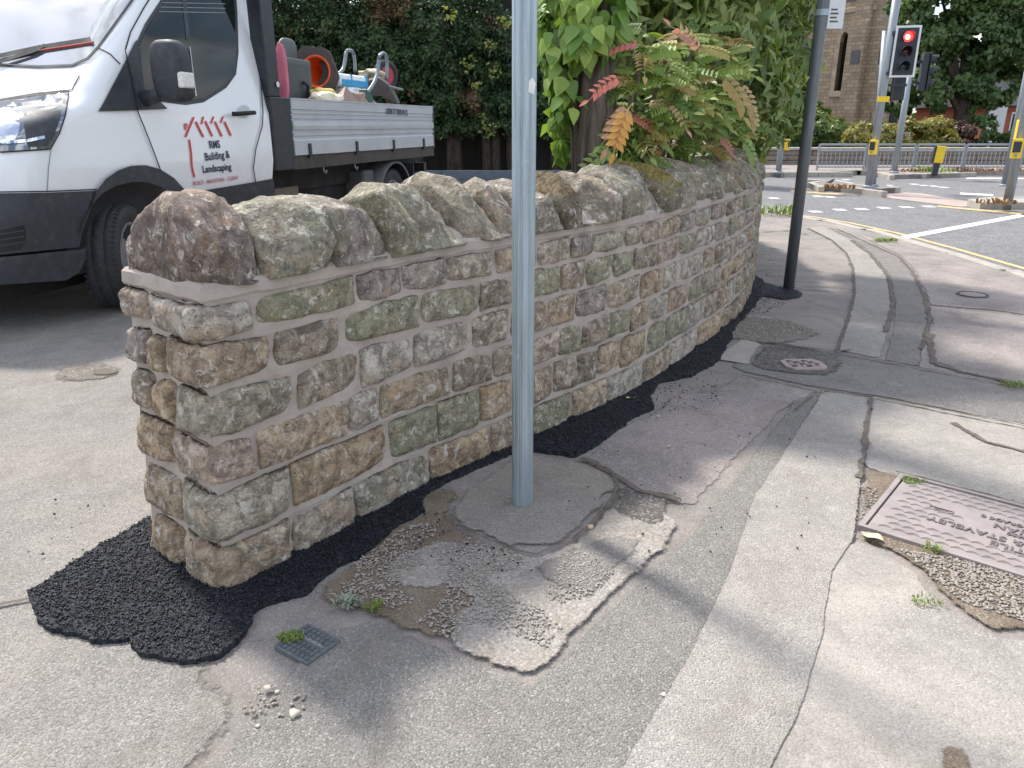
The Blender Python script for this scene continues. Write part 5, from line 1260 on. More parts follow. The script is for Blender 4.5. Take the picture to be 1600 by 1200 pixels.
pl_ = MB().add([VM @ VP(a, b, yy) for a, b, yy in ((566, 121, .6), (590, 128, .6), (616, 164, .55), (606, 164, .55), (566, 125, .6), (588, 133, .6), (566, 121, .7), (590, 128, .7), (616, 164, .65), (606, 164, .65), (566, 125, .7), (588, 133, .7))], [(0, 1, 5, 4), (1, 2, 3, 5), (6, 10, 11, 7), (7, 11, 9, 8), (0, 6, 7, 1), (1, 7, 8, 2), (4, 5, 11, 10), (5, 3, 9, 11)])
tag(pl_.build('plank', plain('pale_wood', (.42, .32, .22), .8)), 'bent pale wooden board leaning under the right wheelbarrow', 'board')

# ------------------------------------------------------------------ foliage tools
def leaf_quads(P, D, Nn, Ls, wf, tpl, tones, name, mat):
    """P base points, D leaf direction, Nn rough normal, Ls lengths; tpl = (verts(a,b,c), faces)"""
    D = D / np.linalg.norm(D, axis=1, keepdims=True)
    S = np.cross(D, Nn); S /= np.maximum(1e-6, np.linalg.norm(S, axis=1, keepdims=True)); U = np.cross(S, D)
    tv = np.array(tpl[0], float); tf = np.array(tpl[1])
    V = P[:, None] + tv[None, :, 0:1] * D[:, None] * Ls[:, None, None] + tv[None, :, 1:2] * S[:, None] * (Ls * wf)[:, None, None] + tv[None, :, 2:3] * U[:, None] * Ls[:, None, None]
    k = len(tv); F = (tf[None] + (np.arange(len(P)) * k)[:, None, None]).reshape(-1, tf.shape[1])
    return np_mesh(name, V.reshape(-1, 3), F, mat, np.repeat(tones, k))
QUAD = ([(0, 0, 0), (.5, .5, .08), (1, 0, 0), (.5, -.5, .08)], [(0, 1, 2, 3)])
TRI2 = ([(0, 0, 0), (.45, .5, .10), (1, 0, -.05), (.45, -.5, .10), (.5, 0, -.02)], [(0, 4, 1), (4, 2, 1), (0, 3, 4), (4, 3, 2)])
def unit(n): v = rng.normal(size=(n, 3)); return v / np.linalg.norm(v, axis=1, keepdims=True)
def crown(name, blobs, n, size, mat, parent=None, clusters=60, cl_r=.22, flat=.75, tone_up=True, tpl=QUAD, wf=.7, shell=.45, droop=-.1):
    """foliage: leaves gathered in clumps through several ellipsoids (centre, radii, weight)"""
    Ps = []; Ns = []; Ts = []
    W = np.array([b[2] for b in blobs], float); W /= W.sum()
    for (c, r, _), w_ in zip(blobs, W):
        k = max(4, int(clusters * w_)); d = unit(k); rad = rng.uniform(shell, 1.0, k) ** .6
        C = np.array(c) + d * rad[:, None] * np.array(r)
        m = int(n * w_); idx = rng.integers(0, k, m); off = unit(m) * (rng.uniform(0, 1, m) ** .5)[:, None] * cl_r * np.mean(r)
        off[:, 2] *= flat; P = C[idx] + off; Ps.append(P); nn = off / np.mean(r) / cl_r * .8 + d[idx] * .7 + np.array([0, 0, .35]); Ns.append(nn)
        ct = rng.uniform(0, .55, k); Ts.append(np.clip(ct[idx] + rng.uniform(0, .5, m), 0, 1))
    P = np.concatenate(Ps); Nn = np.concatenate(Ns) + rng.normal(0, .45, (len(P), 3)); T = np.concatenate(Ts)
    D = np.cross(Nn, unit(len(P))); D[:, 2] += droop
    o = leaf_quads(P, D, Nn, size * rng.uniform(.6, 1.3, len(P)), wf, tpl, T, name, mat)
    if parent is not None: o.parent = parent; o.matrix_parent_inverse = mw(parent).inverted()
    o['kind'] = 'stuff'; return o
def bark(name, c, vs_=.12, scale=60):
    m, n, b = nmat(name, .92, 0, .2); p = pos(n); mp_ = n.nodes.new('ShaderNodeMapping'); mp_.inputs['Scale'].default_value = (1, 1, vs_); n.links.new(p, mp_.inputs[0])
    a = noise_n(n, mp_.outputs[0], scale, 6, .65, .3)
    n.links.new(ramp(n, a, [(.35, tuple(x * .45 for x in c)), (.6, c)]), b.inputs['Base Color']); bump(n, b, a, 1.0, .02); return m
M['bark'] = bark('ridged_grey_bark', (.20, .17, .145)); M['bark_dark'] = bark('dark_bark', (.10, .08, .065), .2, 20)
M['ground_soil'] = plain('leaf_litter_soil', (.07, .05, .035), .95, var=.5, scale=8, bmp=.8, bscale=30)
# planted bed behind the wall
bed = [WP(s_, -THK + .02, 0) for s_ in np.linspace(1.1, WL - .4, 30)]
bedp = [(p.x, p.y) for p in bed] + [(-.2, 12.6), (-.4, 8), (-.5, 5.2), (-.62, 3.6)]
sheet('planting_bed', bedp, .012, M['ground_soil'], .1, .03, world=True)

# ---- ivy clad tree
tx = PY(925, 200, 3.95)
tree = empty('ivy_clad_tree', Vector((tx.x, 3.95, 0)), 'grey barked tree trunk clad with large bright green climbing leaves, behind the wall', 'tree')
mb = MB(); TR = .098; v = []; f = []; nA = 40; zs_ = [i * .06 for i in range(-1, 60)]
for z in zs_:
    for k in range(nA):
        a = 2 * math.pi * k / nA; q = Vector((math.cos(a) * 2.2, math.sin(a) * 2.2, z * 1.2)); r_ = TR * (1 + max(0, .5 - z) * .5) * (1 + noise.noise(q) * .12) + noise.noise(Vector((math.cos(a) * 9, math.sin(a) * 9, z * 3))) * .010
        v.append((r_ * math.cos(a) + .02 * math.sin(z * 1.1), r_ * math.sin(a), z))
for i in range(len(zs_) - 1):
    for k in range(nA): f.append((i*nA+k, i*nA+(k+1) % nA, (i+1)*nA+(k+1) % nA, (i+1)*nA+k))
mb.add(v, f); adopt(mb.build('trunk', M['bark'], recenter=False, smooth=True), tree)
M['ivy'] = leaf_mat('bright_climber_leaf', (.12, .24, .05), (.33, .48, .09), .38, .42, objcol=True)
M['ivy_s'] = leaf_mat('bright_climber_leaf_mass', (.07, .16, .035), (.26, .40, .08), .38, .42)
def leaf_mesh(name, prof, L_, nseg=6, fold=.12, curl=.25, mat=None, tip=0.0):
    v = []; f = []
    for i in range(nseg + 1):
        t = i / nseg; w_ = lerp(prof, t) * L_; z = -curl * L_ * t * t
        v += [(t * L_, -w_, z + fold * w_), (t * L_, 0, z), (t * L_, w_, z + fold * w_)]
        if i:
            for j in (0, 1): f.append(((i-1)*3+j, i*3+j, i*3+j+1, (i-1)*3+j+1))
    me = bpy.data.meshes.new(name); me.from_pydata(v, [], f); me.materials.append(mat); me.polygons.foreach_set('use_smooth', [True] * len(me.polygons)); me.update(); return me
heart = [leaf_mesh('leaf', [(0, .02), (.06, .30), (.22, .42), (.45, .36), (.7, .20), (.9, .06), (1, 0)], .105, 8, f_, c_, M['ivy']) for f_, c_ in ((.1, .15), (.3, .3), (.2, .45), (.15, -.05))]
def place_leaf(me, p, d, n_, sc, colr, parent, name='leaf'):
    d = Vector(d).normalized(); n_ = Vector(n_); s_ = n_.cross(d).normalized(); u = d.cross(s_)
    m = Matrix(((d.x, s_.x, u.x, p[0]), (d.y, s_.y, u.y, p[1]), (d.z, s_.z, u.z, p[2]), (0, 0, 0, 1))) @ Matrix.Scale(sc, 4)
    o = bpy.data.objects.new(name, me); col.objects.link(o); o.parent = parent; o.matrix_parent_inverse = mw(parent).inverted(); o.matrix_basis = m
    o.color = (*colr, 1); return o
rl = random.Random(11)
def ivy_blob(c, r, n, out=None):
    res = []
    for _ in range(n):
        d = Vector((rl.gauss(0, 1), -abs(rl.gauss(0, 1)) * 1.1 + .35, rl.gauss(0, 1))).normalized()
        p = Vector(c) + Vector((d.x * r[0], d.y * r[1], d.z * r[2])) * rl.uniform(.75, 1.05)
        dr = Vector((d.x * .6 + rl.gauss(0, .3), d.y * .35 + rl.gauss(0, .15), -1 + rl.gauss(0, .3)))
        res.append((p, dr, d + Vector((0, -.3, .5)))) 
    return res
cands = []
for px, py, Y, rx, rz, n in ((890, 25, 3.85, .14, .20, 80), (930, 10, 3.78, .15, .18, 80), (912, 60, 3.8, .12, .08, 34), (945, 45, 3.85, .09, .10, 30), (905, -35, 3.9, .25, .2, 50), (876, 110, 3.9, .05, .14, 16), (884, 150, 3.9, .05, .12, 20), (882, 200, 3.9, .04, .12, 22), (866, 70, 3.95, .06, .14, 16), (950, 15, 3.9, .10, .12, 14), (895, 265, 3.5, .05, .05, 8)):
    c = PY(px, py, Y); cands += ivy_blob(c, (rx, .16, rz), n)
for p, dr, nn in cands[:300]:
    g_ = rl.uniform(0, 1); colr = tuple(a + (b - a) * g_ for a, b in zip((.12, .26, .05), (.40, .54, .13)))
    place_leaf(rl.choice(heart), p, dr, nn, rl.uniform(.5, .95), colr, tree)
blobs = [(tuple(PY(px, py, Y + .10)), (rx, .12, rz), n) for px, py, Y, rx, rz, n in ((890, 25, 3.88, .13, .18, 3), (930, 5, 3.88, .14, .18, 3), (874, 120, 3.92, .05, .2, 1), (880, 200, 3.92, .04, .12, 1))]
crown('foliage', blobs, 900, .09, M['ivy_s'], tree, 40, .5, tpl=TRI2, wf=.8, droop=-.8)
vine = MB(); 
for k in range(3):
    vine.tube([(TR * math.cos(a) * 1.08 + .0, TR * math.sin(a) * 1.08, z) for a, z in [(R(205 + k * 30) + math.sin(z_ * 3 + k) * .35, z_) for z_ in np.linspace(.2, 3.2, 24)]], .008, 5)
adopt(vine.build('climber_stem', M['bark_dark'], recenter=False), tree)['kind'] = 'stuff'

# ---- mahonia shrub with compound leaves
M['mah'] = leaf_mat('mahonia_leaf', (.1, .2, .05), (.2, .3, .05), .55, .35, objcol=True)
def compound(name, L_, pairs, lw, droop, mat):
    v = []; f = []
    def leaflet(p, d, up, ll, ww):
        d = d.normalized(); s_ = d.cross(up).normalized(); u = s_.cross(d); k = len(v); prof = [(0, .1), (.25, .9), (.5, 1), (.75, .6), (1, 0)]
        for t, w_ in prof:
            c = p + d * ll * t - u * ll * .18 * t * t
            v.extend([c - s_ * ww * w_ + u * ww * w_ * .3, c, c + s_ * ww * w_ + u * ww * w_ * .3])
        for i in range(len(prof) - 1):
            for j in (0, 1): f.append((k + i*3 + j, k + (i+1)*3 + j, k + (i+1)*3 + j + 1, k + i*3 + j + 1))
    def rach(t): return Vector((t * L_ * (1 - .12 * t), 0, -droop * L_ * t * t))
    for i in range(12):
        a, b = rach(i / 12), rach((i + 1) / 12); k = len(v); w_ = .0022
        v.extend([a + Vector((0, w_, 0)), a - Vector((0, w_, 0)), b - Vector((0, w_, 0)), b + Vector((0, w_, 0))]); f.append((k, k+1, k+2, k+3))
    for i in range(pairs):
        t = .22 + .72 * i / pairs; p = rach(t); sc = (1 - .35 * abs(t - .5)); 
        for sg in (-1, 1): leaflet(p, Vector((.55, sg * 1.0, -.18)), Vector((0, 0, 1)), lw * sc, lw * .24)
    leaflet(rach(1), Vector((1, 0, -.5)), Vector((0, 0, 1)), lw, lw * .2)
    me = bpy.data.meshes.new(name); me.from_pydata([tuple(p) for p in v], [], f); me.materials.append(mat); me.polygons.foreach_set('use_smooth', [True] * len(me.polygons)); me.update(); return me
cm = [compound('compound_leaf', .25, 6, .072, .45, M['mah']), compound('compound_leaf', .22, 5, .070, .7, M['mah']), compound('compound_leaf', .27, 7, .066, .3, M['mah'])]
mb0 = PY(1050, 255, 4.15); mah = empty('mahonia_shrub', Vector((mb0.x, 4.2, 0)), 'leggy mahonia shrub with pinnate leaves turning pink and orange, behind the wall', 'shrub')
heads = [(1000, 95, 3.85), (1040, 95, 3.95), (1080, 80, 4.1), (985, 150, 3.85), (1005, 165, 3.95), (1060, 140, 4.0), (1110, 110, 4.3), (1110, 165, 4.2), (985, 190, 3.95), (968, 215, 3.95), (1020, 190, 3.95), (1075, 190, 4.15), (1125, 180, 4.5), (1100, 205, 4.5), (1150, 200, 4.9), (1010, 55, 4.0), (1060, 60, 4.2), (1100, 50, 4.4), (1000, 212, 4.0), (1050, 208, 4.2), (1045, 170, 3.9), (1085, 130, 4.1), (1130, 70, 4.4)]
GRN = [(.16, .26, .06), (.24, .36, .09), (.34, .44, .13), (.14, .23, .06), (.40, .46, .15), (.30, .40, .10)]
for hi, (px, py, Y) in enumerate(heads):
    c = PY(px, py, Y); nl = 10 + (hi % 3)
    foot = Vector((mb0.x + rl.uniform(-.40, -.08), 4.35 + rl.uniform(-.1, .15), 0))
    mid = foot.lerp(c, .55) + Vector((rl.uniform(-.06, .06), 0, .05))
    st_ = MB().tube(catmull([foot, mid, c], 6), [.016 - .0006 * i for i in range(13)], 7).build('stem', M['bark'], mah, recenter=False)
    for k in range(nl):
        a = k * 2.4 + hi; el = rl.uniform(-.25, .55)
        d = Vector((math.cos(a), math.sin(a) - .25, el)); up = Vector((rl.uniform(-.2, .2), -.75, .75)) - d * .1
        g_ = rl.choice(GRN); r_ = rl.random()
        if hi in (0, 3, 1, 6) and r_ < .25: g_ = rl.choice([(.62, .22, .17), (.60, .30, .16), (.55, .38, .16)])
        elif r_ < .24: g_ = rl.choice([(.50, .42, .14), (.58, .40, .24), (.46, .40, .14)])
        place_leaf(rl.choice(cm), c + Vector((0, 0, rl.uniform(-.10, .04))), d, up, rl.uniform(.55, .85), g_, mah, 'compound_leaf')
for px, py, Y, d, g_, s_ in [(975, 120, 3.5, (-.9, -.3, -.1), (.80, .25, .22), .62), (985, 165, 3.45, (-.45, -.3, -.8), (.78, .42, .12), .75), (990, 160, 3.5, (-.6, -.2, -.55), (.62, .33, .24), .8), (1005, 70, 3.7, (-.9, -.2, .25), (.66, .20, .20), .6), (1095, 85, 4.0, (-.3, -.3, .6), (.62, .30, .26), .7), (1120, 115, 4.2, (.8, -.3, -.4), (.58, .40, .16), 1.0), (1155, 215, 4.8, (.8, -.2, -.5), (.30, .42, .14), .8), (965, 230, 3.8, (-.9, -.3, -.2), (.34, .46, .15), .8), (1150, 130, 4.5, (.8, -.3, -.5), (.60, .42, .22), .8), (1165, 160, 4.6, (.7, -.2, -.6), (.56, .44, .2), .7), (1120, 215, 4.3, (.7, -.2, -.2), (.60, .25, .22), .5)]:
    place_leaf(cm[1], PY(px, py, Y), d, (0, -.7, .7), s_ * 1.15, g_, mah, 'compound_leaf')

# ---- laurel hedge shrub
M['laur'] = leaf_mat('laurel_leaf', (.06, .14, .03), (.2, .28, .06), .32, .28, objcol=True)
M['laur_s'] = leaf_mat('laurel_leaf_mass', (.08, .13, .035), (.32, .40, .12), .34, .3)
lc_ = PY(1130, 100, 5.4); lau = empty('laurel_shrub', Vector((lc_.x, 5.6, 0)), 'large glossy laurel shrub rising behind the far part of the wall', 'shrub')
lau_b = []
for px, py, Y, rx, rz, wt in [(1010, 10, 4.9, .40, .45, 3), (1090, 20, 5.0, .45, .5, 4), (1152, 30, 6.1, .42, .6, 4), (1205, 60, 6.9, .34, .65, 4), (1110, 110, 5.3, .42, .45, 3), (1165, 130, 6.1, .34, .45, 3), (1150, 190, 6.0, .36, .30, 2), (1222, -20, 6.9, .34, .6, 3), (1205, 165, 6.6, .24, .34, 2), (1220, 120, 6.7, .24, .3, 2), (1060, -60, 5.0, .6, .4, 3)]:
    c = PY(px, py, Y); lau_b.append((tuple(c), (rx, .38, rz), wt))
oval = [leaf_mesh('leaf', [(0, .01), (.15, .10), (.4, .17), (.65, .16), (.85, .09), (1, 0)], .13, 7, f_, c_, M['laur']) for f_, c_ in ((.2, .12), (.5, .3), (.3, -.12))]
for k in range(300):
    b_ = rl.choices(lau_b, [q[2] for q in lau_b])[0]
    d = Vector((rl.gauss(0, 1), -abs(rl.gauss(0, .9)), rl.gauss(.1, 1))).normalized()
    p = Vector(b_[0]) + Vector((d.x * b_[1][0], d.y * b_[1][1], d.z * b_[1][2])) * rl.uniform(.9, 1.12)
    dr = Vector((rl.gauss(0, .7), rl.gauss(-.2, .4), rl.gauss(.7, .5)))
    g_ = rl.choice([(.15, .26, .07), (.22, .34, .09), (.34, .44, .12), (.44, .48, .15), (.12, .20, .06)])
    place_leaf(rl.choice(oval), p, dr, Vector((0, -1, .5)) + Vector((rl.gauss(0, .5), 0, rl.gauss(0, .5))), rl.uniform(.75, 1.2), g_, lau)
crown('foliage', lau_b, 17000, .115, M['laur_s'], lau, 330, .42, tpl=TRI2, wf=.34, shell=.4, droop=.5)
for k in range(7):
    foot = Vector((lc_.x + rl.uniform(-.8, -.28), 5.7 + rl.uniform(-.2, .5), 0)); top = Vector(rl.choice(lau_b)[0])
    MB().tube(catmull([foot, foot.lerp(top, .5) + Vector((rl.uniform(-.1, .1), 0, .1)), top], 6), [.028 - .0015 * i for i in range(13)], 7).build('stem', M['bark'], lau, recenter=False)

# ---- tall conifer hedge behind the van
M['con'] = leaf_mat('dark_conifer_spray', (.022, .050, .018), (.060, .115, .035), .6, .15)
M['con_b'] = leaf_mat('brown_conifer_spray', (.10, .065, .035), (.20, .13, .06), .7, .1)
HX0, HX1, HY, HZ = -15.0, 4.6, 18.8, 5.6
n_ = 230000; x = rng.uniform(HX0, HX1, n_); z = rng.uniform(.95, HZ, n_) 
u_ = np.array([noise.noise(Vector((a * .9, b * .9, 1))) for a, b in zip(x[::1], z[::1])]); u2 = np.array([noise.noise(Vector((a * 3.2, b * 3.2, 5))) for a, b in zip(x, z)])
keep = (z < 4.7 + u_ * 1.8 - .28 * np.clip(x + 3.0, 0, 4)) & (z > .95 + u2 * .35 + u_ * .5) & (u2 + rng.normal(0, .18, n_) > -.42)
x, z, u_, u2 = x[keep], z[keep], u_[keep], u2[keep]
y = HY - u_ * .6 - u2 * .42 + rng.normal(0, .10, len(x)) + rng.choice([0, .5], len(x), p=[.8, .2])
P = np.stack([x, y, z], 1); Nn = np.stack([rng.normal(0, .6, len(x)), -np.ones(len(x)), rng.normal(.5, .6, len(x))], 1)
D = np.stack([rng.normal(0, .8, len(x)), rng.normal(-.5, .4, len(x)), rng.normal(-.1, .6, len(x))], 1)
hedge = empty('conifer_hedge', Vector((-4, HY, 0)), 'tall dark green conifer hedge running behind the van', 'hedge')
tn = np.clip(.3 + u2 * .9 + rng.normal(0, .25, len(x)), 0, 1); brn = (np.array([noise.noise(Vector((a * 1.5, b * 1.5, 9))) for a, b in zip(x, z)]) + .22 * (z > 3.2) + rng.normal(0, .15, len(x))) > .52
for nm, mk, mm in (('foliage', ~brn, 'con'), ('brown_foliage', brn, 'con_b')):
    o = leaf_quads(P[mk], D[mk], Nn[mk], .105 * rng.uniform(.6, 1.4, mk.sum()), .5, QUAD, tn[mk], nm, M[mm]); o.parent = hedge; o.matrix_parent_inverse = mw(hedge).inverted(); o['kind'] = 'stuff'
# inner mass so the hedge is dense, and its trunks
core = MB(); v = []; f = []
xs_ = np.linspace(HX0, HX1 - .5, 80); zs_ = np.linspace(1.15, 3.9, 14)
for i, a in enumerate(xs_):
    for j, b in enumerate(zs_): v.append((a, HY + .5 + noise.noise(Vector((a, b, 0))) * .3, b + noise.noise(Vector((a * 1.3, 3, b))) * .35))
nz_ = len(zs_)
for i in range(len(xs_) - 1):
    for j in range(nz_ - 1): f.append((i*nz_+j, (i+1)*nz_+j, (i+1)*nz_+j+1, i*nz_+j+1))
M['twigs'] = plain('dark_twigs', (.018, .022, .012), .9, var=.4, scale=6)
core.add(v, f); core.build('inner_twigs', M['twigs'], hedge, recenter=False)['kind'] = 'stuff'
for k, px in enumerate((440, 560, 655, 705, 716, 762, 775, 800, 868)):
    p = PY(px, 265, HY + .35); MB().tube([(p.x, p.y, ZR - .1), (p.x + rl.uniform(-.05, .05), p.y, 1.2), (p.x + rl.uniform(-.1, .1), p.y, 3.2)], [.13, .10, .06], 9).build('trunk', M['bark_dark'], hedge, recenter=False, smooth=True)
# yellow leaved climber sprigs in the hedge
M['ysprig'] = leaf_mat('yellow_sprig', (.20, .25, .06), (.34, .36, .10), .5, .4)
sp = empty('climber_sprigs', PY(770, 90, HY - .8), 'pale yellow green climber sprigs hanging in the dark hedge', 'climber')
crown('foliage', [(tuple(PY(a, b, HY - .9)), (.17, .15, .2), 1) for a, b in ((765, 62), (772, 110), (735, 100), (745, 125), (750, 190), (765, 200), (790, 30), (700, 20))], 230, .085, M['ysprig'], sp, 60, .4)
# dark board fence under the hedge, blue grey edging boards in front
M['fence'] = plain('dark_stained_boards', (.026, .024, .020), .85, var=.3, scale=3, bmp=.3, bscale=30)
fen = empty('board_fence', Vector((-4, HY + 1.0, 0)), 'low dark board fence in the shade under the hedge', 'fence')
bme = MB().box((-.083, -.012, -.15), (.083, .012, 1.25)).build('fence_board', M['fence'], fen, recenter=False); bme.location = (HX0 + 3, HY + 1.0, 0); bme.matrix_parent_inverse = mw(fen).inverted()
xx = HX0 + 3.16
while xx < 4.2:
    o = bme.copy(); col.objects.link(o); o.location = (xx, HY + 1.0 + (.026 if int(xx / .155) % 2 else 0) + rl.uniform(-.001, .001), rl.uniform(-.02, .01)); xx += .155
M['blueboard'] = plain('blue_grey_painted_board', (.075, .10, .13), .7, var=.2, scale=6, bmp=.2)
ed = empty('edging_board', Vector((-2, 15.6, 0)), 'long low blue grey timber edging in front of the hedge', 'edging')
for z0, z1 in ((.0, .16), (.168, .34)):
    for k in range(8): MB().box((-14 + k * 2.1, 15.6, z0), (-14 + k * 2.1 + 2.09, 15.66, z1), bev=.004).build('board', M['blueboard'], ed, recenter=False)
sheet('hedge_litter', [(-15, 15.7), (3.2, 15.7), (3.4, 21), (-15, 21)], .006, M['ground_soil'], 0, world=True)

# ------------------------------------------------------------------ street furniture across the junction
M['galv_pole'] = galv('grey_signal_pole', (.30, .33, .36), .5)
M['sig_black'] = plain('black_signal_housing', (.025, .03, .04), .5)
M['hi_yellow'] = plain('yellow_plastic', (.80, .55, .02), .5, var=.08)
M['red_on'] = emis('lit_red_lamp', (1.0, .03, .03), 2.2); M['red_core'] = emis('bright_core_of_red_lamp', (1.0, .28, .2), 6.0)
M['amber_off'] = plain('unlit_amber_lens', (.05, .012, .008), .15); M['green_off'] = plain('unlit_green_lens', (.01, .03, .035), .15)
def pole(px, py, h, r, lab, m='galv_pole', zr=ZR + .12, name='signal_pole', cat='pole', px_top=None, ytop=None):
    b = G(px, py, zr); e = empty(name, b, lab, cat)
    top = Vector((0, 0, h))
    if px_top is not None: t_ = PY(px_top, ytop, b.y); top = (t_ - b) * (h / (t_.z - b.z))
    adopt(MB().tube([(0, 0, -.1), top * .5, top], r, 16).build('pole_tube', M[m], recenter=False, smooth=True), e)
    adopt(MB().lathe([(r * 1.6, -.01), (r * 1.6, .03), (r * 1.02, .05)], n=16).build('base_collar', M[m], recenter=False), e)
    return e, b, top
def signal_head(parent, loc, rz, front=True, scale=1.0, lit=True):
    """three lamps on a backing board; local -y is the face"""
    e = bpy.data.objects.new('signal_head', None); e.empty_display_size = .1; col.objects.link(e); e.parent = parent; e.location = loc; e.rotation_euler = (0, 0, rz); e.scale = (scale,) * 3
    if lit: adopt(MB().box((-.255, -.02, -.52), (.255, .0, .52), bev=.004).build('white_border', M['white_plate'], recenter=False), e)
    adopt(MB().box((-.21, -.03, -.475), (.21, -.015, .475)).build('backing_board', M['sig_black'], recenter=False), e)
    adopt(MB().box((-.16, .0, -.46), (.16, .16, .46), bev=.02).build('housing', M['sig_black'], recenter=False), e)
    for k, z in enumerate((.30, 0, -.30)):
        T = Matrix.Translation((0, -.03, z)) @ Matrix.Rotation(R(90), 4, 'X')
        m = (M['red_on'] if lit else M['amber_off'], M['amber_off'], M['green_off'])[k]
        adopt(MB().lathe([(.001, .03), (.06, .025), (.105, .0)], T, 20).build('lamp_lens', m, recenter=False, smooth=True), e)
        if k == 0 and lit: adopt(MB().lathe([(.001, .040), (.045, .036), (.05, .028)], T @ Matrix.Translation((-.01, -.01, 0)), 14).build('lamp_core', M['red_core'], recenter=False, smooth=True), e)
        v = []; f = []; n = 18
        for i in range(n + 1):                 # open hood over each lamp
            a = R(-50) + R(280) * i / n; dpt = .20 if 20 < math.degrees(a) < 160 else .13
            for r_ in (.118, .112):
                v.append(Vector((r_ * math.cos(a), -.03, z + r_ * math.sin(a)))); v.append(Vector((r_ * math.cos(a), -.03 - dpt, z + r_ * math.sin(a) - .01)))
        for i in range(n): f += [(4*i, 4*i+1, 4*i+5, 4*i+4), (4*i+2, 4*i+6, 4*i+7, 4*i+3), (4*i+1, 4*i+3, 4*i+7, 4*i+5)]
        adopt(MB().add(v, f).build('visor', M['sig_black'], recenter=False, smooth=False), e)
    return e
def push_box(parent, loc, rz, s=1.0):
    e = bpy.data.objects.new('push_button_box', None); e.empty_display_size = .1; col.objects.link(e); e.parent = parent; e.location = loc; e.rotation_euler = (0, 0, rz); e.scale = (s,) * 3
    adopt(MB().box((-.07, -.16, -.14), (.07, -.06, .14), bev=.012).build('yellow_case', M['hi_yellow'], recenter=False), e)
    adopt(MB().box((-.05, -.172, -.05), (.05, -.155, .10)).build('black_panel', M['sig_black'], recenter=False), e)
    adopt(MB().lathe([(.001, .012), (.022, .01), (.024, 0)], Matrix.Translation((0, -.16, -.09)) @ Matrix.Rotation(R(90), 4, 'X'), 12).build('button', M['galv_pole'], recenter=False), e)
    adopt(MB().box((-.05, -.07, -.1), (.05, -.03, .1)).build('bracket', M['sig_black'], recenter=False), e)
    return e
e, b, top = pole(1357, 293, 4.2, .075, 'traffic signal pole on the crossing island showing a red light', name='traffic_light', cat='traffic light')
zh = PY(1405, 82, b.y).z - b.z; xh = PY(1408, 82, b.y).x - b.x
hd = signal_head(e, (xh - .0, -.16, zh), R(-14), scale=.86)
adopt(MB().box((-.02, -.12, zh + .3), (xh + .02, -.06, zh + .36)).build('bracket', M['sig_black'], recenter=False), e); adopt(MB().box((-.02, -.12, zh - .4), (xh + .02, -.06, zh - .34)).build('bracket', M['sig_black'], recenter=False), e)
push_box(e, (.03, 0, PY(1365, 230, b.y).z - b.z), R(-50), 1.0)
adopt(MB().box((-.11, -.09, PY(1370, 155, b.y).z - b.z - .05), (.11, -.075, PY(1370, 155, b.y).z - b.z + .05)).build('yellow_plate', M['hi_yellow'], recenter=False), e)
e, b, top = pole(1364, 291, 2.9, .06, 'second paler pole close behind the lit signal pole', px_top=1371, ytop=205)
zq = PY(1390, 132, b.y + .4).z - b.z
hd = signal_head(e, (.42, .45, zq - .0), R(160), scale=.62, lit=False)
adopt(MB().box((0, .1, zq - .05), (.42, .2, zq)).build('bracket', M['sig_black'], recenter=False), e)
b_ = G(1397, 270, ZR + .12)
e, b, top = pole(1397, 270, PY(1428, 84, b_.y).z - b_.z, .075, 'grey pole on the far island with a signal head seen from its side', name='traffic_light', cat='traffic light')
adopt(MB().tube([top - Vector((0, 0, .22)), top], .1, 12).build('pole_cap', M['white_plate'], recenter=False), e)
sh = PY(1448, 112, b_.y)
hd = signal_head(e, (sh.x - b.x, 0, sh.z - b.z), R(74), scale=.95, lit=False)
adopt(MB().box((0, -.03, sh.z - b.z - .3), (sh.x - b.x, .03, sh.z - b.z - .24)).build('bracket', M['sig_black'], recenter=False), e); adopt(MB().box((0, -.03, sh.z - b.z + .2), (sh.x - b.x, .03, sh.z - b.z + .26)).build('bracket', M['sig_black'], recenter=False), e)
e, b, top = pole(1574, 318, 4.0, .07, 'nearer of two grey poles at the right edge, with a push button box')
push_box(e, (-.02, 0, PY(1578, 232, b.y).z - b.z), R(-35), 1.05)
e, b, top = pole(1569, 291, 4.0, .07, 'farther of two grey poles at the right edge, with a tall yellow box', zr=ZR)
bx = push_box(e, (.05, 0, PY(1582, 203, b.y).z - b.z), R(-10), 1.5)
e, b, top = pole(1216, 270, PY(1222, 194, G(1216, 270, ZR + .12).y).z - ZR, .075, 'short pole with a yellow push button on the far pavement', zr=ZR + .12)
push_box(e, (.05, 0, PY(1224, 226, b.y).z - b.z), R(40), 1.0)
e, b, top = pole(1178, 262, PY(1181, 204, G(1178, 262, ZR + .12).y).z - ZR, .11, 'grey post showing just above the end of the wall', zr=ZR + .12)
# road name sign on legs
sg = empty('street_sign', G(1193, 262, ZR + .12), 'small white road sign plate on posts beyond the wall end', 'sign')
p0, p1 = PY(1185, 208, sg.location.y) - sg.location, PY(1203, 198, sg.location.y) - sg.location
adopt(MB().box((p0.x, -.02, p0.z), (p1.x, 0, p1.z)).build('plate', M['white_plate'], recenter=False), sg)
adopt(MB().box((p0.x + .05, -.028, p0.z + .06), (p1.x - .05, -.0205, p0.z + .10)).build('lettering', M['logo_blue'], recenter=False), sg)
for k in (p0.x + .08, p1.x - .1): adopt(MB().box((k, .001, -.1), (k + .05, .04, p1.z)).build('leg', M['galv_pole'], recenter=False), sg)
